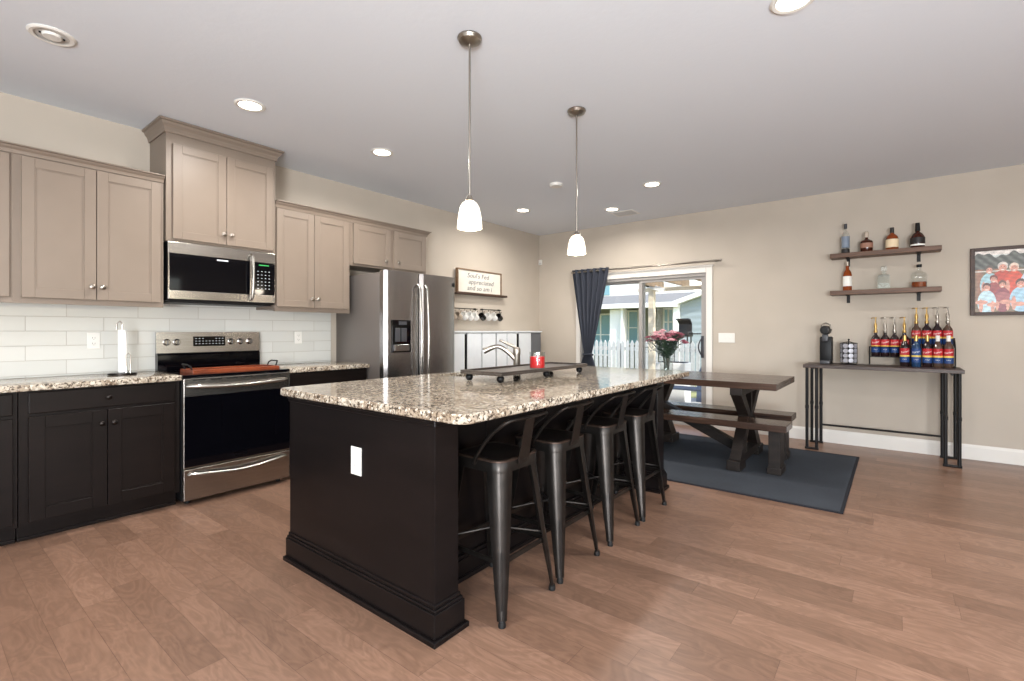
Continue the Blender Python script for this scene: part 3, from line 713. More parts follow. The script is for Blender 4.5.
# flowers
def bouquet():
    cx, cy, z0 = 3.63, 1.37, .9165; rnd = random.Random(3)
    v = thing('flower_vase', (cx, cy, z0), 'clear glass vase of flowers at the far corner of the island', 'vase')
    MB().lathe([(.0,z0),(.046,z0),(.048,z0+.004),(.050,z0+.105),(.047,z0+.105),(.045,z0+.010),(.0,z0+.010)], (cx,cy,0), 24, cap=False).build('glass_vase', 'clear_glass', v, True)
    f = thing('flower_bouquet', (cx, cy, z0+.011), 'bouquet of dusty pink chrysanthemums with dark green leaves in the glass vase', 'flowers')
    heads = []
    for k in range(40):
        a = rnd.uniform(0, 2*PI); q = rnd.uniform(.0, 1)**.5; hx, hy = cx+.125*q*math.cos(a), cy+.150*q*math.sin(a)
        heads.append((hx, hy, z0+.30-.07*q*q+rnd.uniform(-.02, .012)))
    for hx, hy, hz in heads:
        a = rnd.uniform(0, 6); bx, by = cx+.018*math.cos(a), cy+.018*math.sin(a)
        s = MB().tube([(bx, by, z0+.013), (cx+(hx-cx)*.22, cy+(hy-cy)*.22, z0+.12), (cx+(hx-cx)*.7, cy+(hy-cy)*.7, z0+.20), (hx, hy, hz)], .0018, 6).build('flower_stem', 'leaf', f)
        m = MB(); R_ = rnd.uniform(.028, .036)
        for lay in range(3):
            n = 11-lay*3
            for i in range(n):
                t = 2*PI*i/n+lay*.3; rr = R_*(1-.26*lay); up = .004+.006*lay
                d = Vector((math.cos(t), math.sin(t), 0)); sd = Vector((-math.sin(t), math.cos(t), 0)); c0 = Vector((hx, hy, hz))
                p = [c0, c0+d*rr*.6+sd*rr*.24+Vector((0,0,up)), c0+d*rr+Vector((0,0,up*.9-.003)), c0+d*rr*.6-sd*rr*.24+Vector((0,0,up))]
                vs = [m.bm.verts.new(q) for q in p]; vb = [m.bm.verts.new(q-Vector((0,0,.003))) for q in p]
                m.bm.faces.new(vs); m.bm.faces.new(vb[::-1])
                for j in range(4): m.bm.faces.new((vs[j], vb[j], vb[(j+1)%4], vs[(j+1)%4]))
        m.ball((hx, hy, hz+.004), R_*.45, 5, .6)
        m.build('flower_head', 'petal_pink' if rnd.random() < .78 else 'petal_pale', f)
    m = MB()
    for k in range(420):
        a = rnd.uniform(0, 2*PI); t = rnd.uniform(.05, 1); q = (.02+.10*t)*rnd.uniform(.3, 1); c0 = Vector((cx+q*math.cos(a), cy+q*math.sin(a), z0+.10+.165*t)); L_ = rnd.uniform(.028, .050)
        d = Vector((math.cos(a+rnd.uniform(-.8,.8)), math.sin(a+rnd.uniform(-.8,.8)), rnd.uniform(-.2,.9))).normalized(); sd = d.cross(Vector((0,0,1))).normalized()
        up = sd.cross(d)*.0012
        p = [c0, c0+d*L_*.45+sd*L_*.28, c0+d*L_, c0+d*L_*.45-sd*L_*.28]; vs = [m.bm.verts.new(x+up) for x in p]; vb = [m.bm.verts.new(x-up) for x in p]
        m.bm.faces.new(vs); m.bm.faces.new(vb[::-1])
        for j in range(4): m.bm.faces.new((vs[j], vb[j], vb[(j+1)%4], vs[(j+1)%4]))
    m.build('leaves', 'leaf', f, kind='stuff')
    m = MB()
    for k in range(60):
        a = rnd.uniform(1.9, 3.4); q = rnd.uniform(.11, .17); c0 = (cx+q*math.cos(a)*.8, cy+q*math.sin(a)*.6+.05, z0+.19+rnd.uniform(-.05, .07)); m.ball(c0, rnd.uniform(.003, .0055), 4)
    for k in range(9):
        a = 1.9+k*.17; m.tube([(cx, cy, z0+.10), (cx+.08*math.cos(a), cy+.05+.06*math.sin(a), z0+.17), (cx+.115*math.cos(a), cy+.05+.09*math.sin(a), z0+.22)], .001, 4)
    m.build('filler_sprigs', 'filler', f, kind='stuff')
bouquet()

# ------------------------------------------------------------------ stools
def make_stool(label):
    r = thing('bar_stool', (0,0,0), label, 'bar stool', 'metal bar stools along the island')
    zs = .665; hs = .148      # seat half size
    n = 6
    def rr(h, rad, z):
        pts = []
        for cx, cy, t0 in ((h-rad, h-rad, 0), (-h+rad, h-rad, PI/2), (-h+rad, -h+rad, PI), (h-rad, -h+rad, 1.5*PI)):
            for k in range(n+1): t = t0+PI/2*k/n; pts.append((cx+rad*math.cos(t), cy+rad*math.sin(t), z))
        return pts
    m = MB(); m.loft([rr(hs+.001,.057,zs-.055), rr(hs,.057,zs-.006), rr(hs-.006,.052,zs), rr(hs-.03,.04,zs-.002), rr(hs-.05,.03,zs-.004)])
    seat = m.build('seat', 'gunmetal', r, True, 50)
    m = MB(); m.loft([rr(hs+.0018,.057,zs-.010), rr(hs+.0014,.057,zs-.003), rr(hs-.006,.052,zs+.0006), rr(hs-.009,.050,zs+.0002), rr(hs-.009,.050,zs-.008)], True, False); m.build('worn_seat_rim', 'gunmetal_edge', r, True, 50)
    for sx in (-1, 1):
        for sy in (-1, 1):
            # tapering sheet-metal leg whose rounded section wraps the seat corner
            def ring(z, c, w, th=.004):
                X, Y = sx*c, sy*c; ix, iy = -sx, -sy; R_ = w*.70; na = 6
                out = [(w, 0)] + [(R_-R_*math.sin(PI/2*k/na), R_-R_*math.cos(PI/2*k/na)) for k in range(na+1)] + [(0, w)]
                q = R_-th
                inn = [(th, w)] + [(R_-q*math.sin(PI/2*k/na), R_-q*math.cos(PI/2*k/na)) for k in range(na, -1, -1)] + [(w, th)]
                return [(X+ix*a, Y+iy*b_, z) for a, b_ in out+inn]
            m = MB(); H0 = hs-.001; F = .198; rings = []
            for t, w in ((0,.080),(.10,.076),(.45,.062),(.80,.042),(.92,.033),(1,.030)):
                rings.append(ring((zs-.045)*(1-t)+.022*t, H0+(F-H0)*t, w))
            m.loft(rings); leg = m.build('leg', 'gunmetal', r, True, 60)
            m = MB(); m.tube([(sx*(H0+(F-H0)*t-w*.70*.293-.005), sy*(H0+(F-H0)*t-w*.70*.293-.005), (zs-.045)*(1-t)+.022*t) for t, w in ((.50,.060),(.56,.057),(.80,.042),(.93,.033))], [.002,.009,.009,.009], 8)
            m.build('pressed_rib', 'gunmetal', leg, True)
            MB().lathe([(.0,0),(.016,0),(.017,.008),(.013,.026),(.0,.026)], (sx*(F-.012), sy*(F-.012), 0), 12).build('rubber_foot', 'rubber', leg, True)
    c = .148+(.05)*.62-.012; z = .245
    for a, b_ in (((-c,-c),(c,-c)), ((c,-c),(c,c)), ((c,c),(-c,c)), ((-c,c),(-c,-c))):
        MB().obox((a[0]*.97,a[1]*.97,z), (b_[0]*.97,b_[1]*.97,z), .008, .020).build('footrest_bar', 'gunmetal', r)
    MB().tube([(-c*.97,-c*.97,z+.03),(0,0,z+.055),(c*.97,c*.97,z+.03)], .006, 8).tube([(-c*.97,c*.97,z+.03),(0,0,z+.067),(c*.97,-c*.97,z+.03)], .006, 8).build('cross_brace', 'gunmetal', r, True)
    # low back: bent bar
    yb = -hs-.042; zt = .845
    pts = [(-hs-.004, .0, zs-.03), (-hs-.010, -.012, zs+.0), (-hs-.012, -.065, zs+.070), (-hs-.012, -.115, zs+.122), (-hs-.010, -.155, zt-.028), (-hs-.003, yb+.012, zt-.010), (-hs+.014, yb+.002, zt-.001), (-hs+.04, yb-.003, zt)]
    pts += [(-.05, yb-.014, zt+.001), (.05, yb-.014, zt+.001)] + [(-x, y, z_) for x, y, z_ in pts[::-1]]
    MB().tube(pts, .0085, 10).build('back_bar', 'gunmetal', r, True)
    m = MB(); m.prism([(-.038, zs-.03), (.038, zs-.03), (.034, zt-.005), (-.034, zt-.005)], 'y', 0, .004)
    for v in m.bm.verts:
        t = (v.co.z-(zs-.03))/(zt-zs+.025); v.co.y += -hs-.008-.040*t
    m.box(-.028,.028,-hs-.0125,-hs-.004, zs-.026, zs-.012, .002)
    m.build('back_plate', 'gunmetal', r)
    return r
SG = 'metal bar stools along the island'
sp = [(1.735,1.462),(2.183,1.466),(2.706,1.463),(3.16,1.463)]
st = make_stool('dark metal low-back bar stool nearest the camera, beside the island end panel')
st.location = (sp[0][0], sp[0][1], 0)
for (x, y), lb in zip(sp[1:], ('second dark metal bar stool from the near end of the island', 'third dark metal bar stool from the near end of the island', 'dark metal bar stool at the far end of the island, nearest the dining table')):
    dup(st, (x, y, 0), lb, SG)

# ------------------------------------------------------------------ rug, table, benches
r = thing('area_rug', (4.82, 1.45, 0), 'flat grey-blue area rug under the dining table', 'rug')
MB().box(3.925, 5.725, .295, 2.735, .0005, .009, .002).build('rug_field', 'rug', r)
m = MB(); m.box(3.905, 3.925, .275, 2.755, .0005, .010, .002).box(5.725, 5.745, .275, 2.755, .0005, .010, .002).box(3.925, 5.725, .275, .295, .0005, .010, .002).box(3.925, 5.725, 2.735, 2.755, .0005, .010, .002)
m.build('rug_border', 'rug_border', r)
RZ = .0102
def dining_table():
    x0, x1, y0, y1, zt = 4.57, 5.50, .785, 2.27, .775
    r = thing('dining_table', ((x0+x1)/2, (y0+y1)/2, RZ), 'rustic dark wooden trestle dining table with thick plank top', 'dining table')
    m = MB()
    for k in range(5):
        w = (x1-x0)/5; m.box(x0+w*k+(.001 if k else 0), x0+w*(k+1), y0+.0, y1, zt-.058, zt, .004)
    m.build('tabletop', 'table_wood', r)
    xc = 4.955
    for yc in (1.105, 1.955):
        def arm(s, up):
            # each arm leans from the waist to the outer end
            if up: P = [(xc+s*.105, .44), (xc+s*.0, .44), (xc+s*.235, zt-.12), (xc+s*.375, zt-.12)]
            else: P = [(xc+s*.105, .44), (xc+s*.0, .44), (xc+s*.28, RZ+.075), (xc+s*.42, RZ+.075)]
            return P
        for s in (-1, 1):
            MB().prism(arm(s, True), 'y', yc-.045, yc+.045).build('upper_leg', 'dark_beam', r)
            MB().prism(arm(s, False), 'y', yc-.045, yc+.045).build('lower_leg', 'dark_beam', r)
        MB().box(xc-.38, xc+.38, yc-.05, yc+.05, zt-.12, zt-.0585, .003).build('top_cleat', 'dark_beam', r)
        m = MB(); m.box(xc-.47, xc-.26, yc-.055, yc+.055, RZ, RZ+.085, .006).box(xc+.26, xc+.47, yc-.055, yc+.055, RZ, RZ+.085, .006).box(xc-.27, xc+.27, yc-.045, yc+.045, RZ+.045, RZ+.115, .003)
        m.build('foot', 'dark_beam', r)
        MB().obox((xc, yc-.0475, .44), (xc, yc-.0475, zt-.125), .03, .004, (0,1,0)).build('centre_strap', 'dark_beam', r)
    MB().obox((xc, 1.152, .115), (xc, 1.908, .455), .085, .085, (0,0,1)).build('diagonal_brace', 'dark_beam', r)
    return r
dining_table()
def make_bench(label, x0, x1, y0, y1, zt=.435, legs=(0,0)):
    r = thing('dining_bench', ((x0+x1)/2, (y0+y1)/2, RZ), label, 'bench', 'benches at the dining table')
    MB().box(x0, x1, y0, y1, zt-.058, zt, .006).build('bench_seat', 'table_wood', r)
    a, b_ = x0+.05, x1-.05
    for yy in (y0+.055, y1-.145):
        m = MB(); m.box(a, b_, yy, yy+.09, RZ+.0, zt-.0585, .004); l = m.build('leg', 'dark_beam', r)
        MB().box(a-.012, b_+.012, yy-.01, yy+.10, RZ, RZ+.055, .005).build('foot_block', 'dark_beam', l)
    return r
make_bench('wooden bench on the kitchen side of the dining table', 4.535, 4.83, .705, 2.20)
make_bench('wooden bench on the wall side of the dining table, half hidden behind it', 5.13, 5.40, .755, 2.24)

# ------------------------------------------------------------------ console and what stands on it
CZ = .876
def console():
    x0, x1, y0, y1 = 5.835, 6.29, -.478, .757
    r = thing('console_table', ((x0+x1)/2, (y0+y1)/2, 0), 'narrow console table with dark wooden top and black pipe legs', 'console table')
    MB().box(x0, x1, y0, y1, CZ-.034, CZ, .003).build('tabletop', 'console_wood', r)
    for ys in (.725, .640, -.352, -.445):
        for xx in (5.865, 6.245):
            m = MB(); m.tube([(xx, ys, .012), (xx, ys, CZ-.035)], .0145, 12)
            m.lathe([(.0145,.0),(.018,.002),(.018,.03),(.0145,.034)], (xx, ys, .42), 10)
            m.build('leg', 'black_iron', r, True)
    for ys in ((.640,.725), (-.445,-.352)):
        for xx in (5.865, 6.245): MB().tube([(xx, ys[0]-.018, .0115), (xx, ys[1]+.018, .0115)], .0112, 10).build('foot_rail', 'black_iron', r, True)
        MB().tube([(5.875, sum(ys)/2, CZ-.046), (6.235, sum(ys)/2, CZ-.046)], .0100, 10).build('top_rail', 'black_iron', r, True)
    MB().tube([(6.245, .629, .205), (6.245, -.341, .205)], .0105, 10).build('stretcher', 'black_iron', r, True)
console()
def coffee_machine():
    x, y = 6.14, .585; z = CZ+.0005
    r = thing('coffee_machine', (x, y, z), 'slim black capsule coffee machine at the left end of the console', 'coffee machine')
    MB().box(x-.02, x+.12, y-.055, y+.055, z, z+.285, .012).build('machine_body', 'black_plastic', r, True)
    MB().box(x-.11, x-.0205, y-.045, y+.045, z, z+.035, .006).build('drip_tray', 'dark_grey', r, True)
    m = MB(); m.lathe([(0,-.115),(.040,-.115),(.046,-.10),(.048,.06),(.04,.085),(0,.09)], (x, y, z+.355), 24, 'x'); m.build('brew_head', 'black_plastic', r, True)
    m = MB(); m.lathe([(.03,-.119),(.036,-.118),(.036,-.1155),(.03,-.1155)], (x, y, z+.355), 24, 'x', cap=False); m.build('head_ring', 'dark_metal', r, True)
    MB().box(x-.09, x-.055, y-.028, y+.028, z+.235, z+.312, .008).build('spout', 'dark_grey', r, True)
    m = MB(); m.tube([(x-.02, y-.043, z+.365), (x-.02, y-.04, z+.41), (x-.02, y, z+.432), (x-.02, y+.04, z+.41), (x-.02, y+.043, z+.365)], .007, 8); m.build('lever', 'nickel', r, True)
coffee_machine()
def pod_carousel():
    x, y, z = 6.14, .385, CZ+.0005
    r = thing('pod_carousel', (x, y, z), 'round wire carousel filled with silver coffee pods', 'coffee pod holder')
    MB().lathe([(0,z),(.068,z),(.07,z+.006),(.0,z+.012)], (x,y,0), 24).build('base', 'black_iron', r, True)
    MB().tube([(x,y,z+.01),(x,y,z+.25)], .005, 8).ball((x,y,z+.255), .010, 6).build('centre_post', 'black_iron', r, True)
    m = MB()
    for zz in (.018, .065, .115, .165, .215): m.lathe([(.075,z+zz),(.0775,z+zz+.002),(.075,z+zz+.004),(.0725,z+zz+.002)], (x,y,0), 28, cap=False)
    for k in range(9):
        a = 2*PI*(k+.5)/9; m.tube([(x+.075*math.cos(a), y+.075*math.sin(a), z+.008), (x+.075*math.cos(a), y+.075*math.sin(a), z+.222)], .002, 6)
        m.tube([(x+.075*math.cos(a), y+.075*math.sin(a), z+.22), (x, y, z+.236)], .002, 6)
    m.build('wire_cage', 'black_iron', r, True)
    first = None
    for j in range(4):
        for k in range(9):
            a = 2*PI*k/9
            lb = 'silver-lidded coffee pod held in the wire carousel'
            loc = (x+.054*math.cos(a), y+.054*math.sin(a), z+.041+j*.05)
            if first is None:
                first = thing('coffee_pod', (0,0,0), lb, 'coffee pod', 'coffee pods in the carousel')
                MB().lathe([(0,-.030),(.013,-.030),(.0185,.012),(.0,.012)], (0,0,0), 16, 'x').build('pod_cup', 'pod_dark', first, True)
                MB().lathe([(0,.0121),(.0235,.0121),(.0235,.0145),(.0,.016)], (0,0,0), 16, 'x').build('foil_lid', 'pod_silver', first, True)
                first.location = loc; first.rotation_euler = (0,0,a)
            else: dup(first, loc, rz=a)
pod_carousel()

def bottle_rack():
    r = thing('bottle_rack', (6.15, -.1, CZ), 'black stepped metal rack holding flavoured syrup bottles on the console', 'bottle rack')
    z = CZ+.0005
    def bars(pts, name, rad=.005): MB().tube(pts, rad, 8).build(name, 'black_iron', r, True)
    MB().box(6.145, 6.245, -.095, .212, .958, .964, .001).build('shelf', 'black_iron', r)
    MB().box(6.165, 6.265, -.425, -.110, 1.048, 1.054, .001).build('shelf', 'black_iron', r)
    bars([(6.14,.212,z+.006),(6.14,.212,1.062),(6.14,-.095,1.062),(6.14,-.095,z+.006)], 'guard_frame', .0055)
    bars([(6.14,.212,1.062),(6.25,.212,1.062),(6.25,.212,z+.006)], 'end_frame')
    bars([(6.26,-.110,z+.006),(6.26,-.110,1.15),(6.165,-.110,1.15),(6.165,-.110,z+.006)], 'end_frame')
    bars([(6.07,-.432,z+.006),(6.07,-.432,1.06),(6.16,-.432,1.15),(6.265,-.432,1.15),(6.265,-.432,z+.006)], 'end_frame', .006)
    MB().box(6.055, 6.265, -.436, -.429, z+.0, z+.012).build('foot_bar', 'black_iron', r)
bottle_rack()
RB = .037
def syrup(x, y, z, label, body, pump, group):
    r = thing('syrup_bottle', (x, y, z), label, 'bottle', group)
    prof = [(0,0),(RB*.93,0),(RB,.006),(RB,.185),(RB*.9,.205),(.020,.232),(.0145,.25),(.0135,.29),(.0155,.292),(.0155,.298),(0,.298)]
    if pump: prof = [(0,0),(RB*.93,0),(RB,.006),(RB,.175),(RB*.9,.192),(.020,.212),(.0145,.225),(.0145,.24),(0,.24)]
    MB().lathe(prof, (x,y,z), 24).build('glass_bottle', body, r, True)
    def band(name, m_, a, b_, rr=.0006):
        o = MB().lathe([(RB-.002,a),(RB+rr,a),(RB+rr,b_),(RB-.002,b_)], (x,y,z), 24, cap=False).build(name, m_, r, True); return o
    bl = 'label_blue'
    lb = MB(); lb.lathe([(RB+.0004,.042),(RB+.0008,.042),(RB+.0008,.095),(RB+.0004,.095)], (x,y,z), 24, cap=False)
    lb.mi = 1; lb.lathe([(RB+.0004,.095),(RB+.0010,.095),(RB+.0010,.112),(RB+.0004,.112)], (x,y,z), 24, cap=False)
    lb.mi = 2; lb.lathe([(RB+.0004,.112),(RB+.0008,.112),(RB+.0008,.178 if not pump else .172),(RB+.0004,.17)], (x,y,z), 24, cap=False)
    top = 'label_blue' if body == 'blue_liquid' else 'label_red'
    L_ = lb.build('paper_label', [bl, 'label_yellow', top], r, True)
    fa = math.atan2(-y, -x)
    def wrap(cx, cy, cz):
        a = fa + cx/(RB+.0014); return (x+(RB+.0014+cz)*math.cos(a), y+(RB+.0014+cz)*math.sin(a), z+cy)
    text_mesh('Torani', .025, 'label_white', 'label_lettering', L_, lambda a, b_, c: wrap(a, .143+b_+a*.25, c*.3))
    text_mesh('SYRUP', .012, 'label_white', 'label_lettering', L_, lambda a, b_, c: wrap(a, .070+b_, c*.3))
    if pump:
        P_ = {'gold': 'brown_gold', 'silver': 'nickel'}[pump]
        q = MB().lathe([(.016,.240),(.017,.243),(.017,.262),(.010,.268),(.009,.280),(.0145,.300),(.013,.325),(.006,.342),(.005,.385),(.011,.388),(.011,.396),(0,.398)], (x,y,z), 16).build('pump', P_, r, True)
        MB().tube([(x,y,z+.391),(x-.018,y+.022,z+.392),(x-.030,y+.036,z+.384)], .0045, 8).build('nozzle', P_, q, True)
    else:
        MB().lathe([(.0137,.235),(.0147,.236),(.0162,.275),(.0162,.302),(0,.303)], (x,y,z), 16).build('bottle_cap', 'brown_gold' if body != 'clear_syrup' else 'white_plastic', r, True)
    return r
sy = 'syrup bottles on the console rack'
names = ['leftmost syrup bottle with a gold pump on the left rack shelf', 'second syrup bottle from left on the left rack shelf, silver pump', 'third syrup bottle from left on the left rack shelf, silver pump', 'syrup bottle with gold pump at the right end of the left rack shelf']
for (y, pm), nm in zip(((.162,'gold'),(.086,'silver'),(.010,'silver'),(-.066,'gold')), names): syrup(6.197, y, .9645, nm, 'dark_syrup', pm, sy)
names = ['syrup bottle with gold pump at the left end of the upper right rack shelf', 'second syrup bottle with gold pump on the upper right rack shelf', 'third syrup bottle on the upper right rack shelf, silver pump', 'syrup bottle with silver pump at the right end of the upper rack shelf']
for (y, pm, bd), nm in zip(((-.158,'gold','clear_syrup'),(-.236,'gold','dark_syrup'),(-.313,'silver','dark_syrup'),(-.389,'silver','clear_syrup')), names): syrup(6.218, y, 1.0545, nm, bd, pm, sy)
names = ['dark syrup bottle at the left end of the front row, no pump', 'blue syrup bottle standing in the front row', 'third syrup bottle from left in the front row, without pump', 'fourth syrup bottle from left in the front row, without pump', 'rightmost syrup bottle in the front row beside the rack end']
for (y, bd), nm in zip(((-.068,'dark_syrup'),(-.154,'blue_liquid'),(-.236,'dark_syrup'),(-.312,'clear_syrup'),(-.388,'clear_syrup')), names): syrup(6.108, y, CZ+.0005, nm, bd, None, sy)

# ------------------------------------------------------------------ floating shelves and liquor bottles
def shelf(label, zt):
    r = thing('floating_shelf', (6.25, .1, zt-.045), label, 'shelf', 'wooden shelves above the console')
    MB().box(6.15, XW-.001, -.344, .549, zt-.045, zt, .003).build('shelf_board', 'shelf_wood', r)
    for yy in (.400, -.180):
        m = MB(); m.box(XW-.006, XW-.0005, yy-.015, yy+.015, zt-.125, zt-.0455).box(6.19, XW-.006, yy-.015, yy+.015, zt-.0515, zt-.0455)
        m.box(6.19, 6.196, yy-.015, yy+.015, zt-.0515, zt-.0455); m.build('bracket', 'black_iron', r)
shelf('upper wooden floating shelf holding four liquor bottles', 2.04)
shelf('lower wooden floating shelf holding two bottles and a decanter', 1.648)
def bottle(name, label, x, y, z, parts, n=28, sides=None):
    r = thing(name, (x, y, z), label, 'bottle')
    for nm, m_, prof in parts: MB().lathe(prof, (x, y, z), sides or n, cap=True).build(nm, m_, r, True)
    return r
zt = 2.0405; bx = 6.23
bottle('liquor_bottle', 'tall slim bottle with grey-blue label at the left end of the upper shelf', bx, .418, zt, [
  ('glass_bottle', 'clear_glass', [(0,0),(.034,0),(.036,.005),(.036,.19),(.03,.215),(.014,.24),(.012,.30),(0,.30)]),
  ('paper_label', 'blue_bottle', [(.0362,.06),(.0368,.06),(.0368,.18),(.0362,.18)]),
  ('base_band', 'label_black', [(.0362,.008),(.0366,.008),(.0366,.048),(.0362,.048)]),
  ('bottle_cap', 'dark_grey', [(.0122,.262),(.0145,.262),(.0145,.315),(0,.315)])])
bottle('liquor_bottle', 'squat whiskey bottle with brown label, second on the upper shelf', bx, .238, zt, [
  ('glass_bottle', 'dark_amber', [(0,0),(.050,0),(.054,.006),(.054,.10),(.05,.112),(.020,.13),(.013,.14),(.013,.165),(0,.165)]),
  ('paper_label', 'label_brown', [(.0541,.04),(.0548,.04),(.0548,.09),(.0541,.09)]),
  ('bottle_cap', 'ceramic_tan', [(.0135,.150),(.018,.150),(.020,.175),(.018,.205),(.010,.212),(0,.213)])])
bottle('liquor_bottle', 'amber whiskey bottle with cream label, third on the upper shelf', bx, .030, zt, [
  ('glass_bottle', 'amber', [(0,0),(.050,0),(.053,.006),(.053,.105),(.046,.135),(.022,.16),(.014,.17),(.0135,.195),(0,.195)]),
  ('paper_label', 'label_cream', [(.0531,.022),(.0538,.022),(.0538,.105),(.0531,.105)]),
  ('bottle_cap', 'label_black', [(.0138,.172),(.0175,.172),(.0175,.225),(0,.226)])])
bottle('liquor_bottle', 'dark round whiskey bottle with black label at the right end of the upper shelf', bx, -.168, zt, [
  ('glass_bottle', 'dark_amber', [(0,0),(.050,0),(.056,.008),(.058,.06),(.055,.105),(.04,.135),(.018,.155),(.014,.17),(.014,.20),(0,.20)]),
  ('paper_label', 'label_white', [(.0565,.018),(.0575,.018),(.0575,.034),(.0568,.034)]),
  ('front_label', 'label_black', [(.0582,.042),(.0588,.042),(.0582,.098),(.0572,.098)]),
  ('bottle_cap', 'black_plastic', [(.0143,.165),(.022,.165),(.0165,.245),(0,.246)])])
zt = 1.6485
bottle('liquor_bottle', 'orange whiskey bottle with white label at the left end of the lower shelf', bx, .402, zt, [
  ('glass_bottle', 'amber', [(0,0),(.038,0),(.040,.006),(.040,.165),(.034,.195),(.016,.225),(.0135,.285),(0,.285)]),
  ('paper_label', 'label_white', [(.0401,.045),(.0407,.045),(.0407,.15),(.0401,.15)]),
  ('bottle_cap', 'nickel', [(.0138,.262),(.016,.262),(.016,.305),(0,.306)])])
r = thing('glass_decanter', (bx, .095, zt), 'empty square clear glass decanter on the lower shelf', 'decanter')
m = MB(); q = .052
def sq(h, z): return [(bx+a*h, .095+b_*h, zt+z) for a, b_ in ((1,1),(-1,1),(-1,-1),(1,-1))]
m.loft([sq(.05,0), sq(.052,.008), sq(.052,.125), sq(.045,.145), sq(.018,.155), sq(.018,.178), sq(.014,.178), sq(.014,.150), sq(.045,.135), sq(.046,.014)], True, True); m.build('decanter_body', 'clear_glass', r)
m = MB(); m.loft([sq(.013,.172), sq(.013,.182), sq(.024,.186), sq(.026,.222), sq(.018,.234)]); m.build('stopper', 'clear_glass', r)
bottle('liquor_bottle', 'round clear bottle with some amber whiskey at the right end of the lower shelf', bx, -.180, zt, [
  ('glass_bottle', 'clear_glass', [(0,0),(.056,0),(.06,.008),(.060,.10),(.064,.118),(.050,.145),(.022,.16),(.015,.175),(.015,.205),(0,.205)]),
  ('whiskey', 'amber', [(0,.006),(.0575,.006),(.0575,.055),(0,.055)]),
  ('bottle_cap', 'black_plastic', [(.0155,.20),(.021,.20),(.021,.228),(0,.229)])])

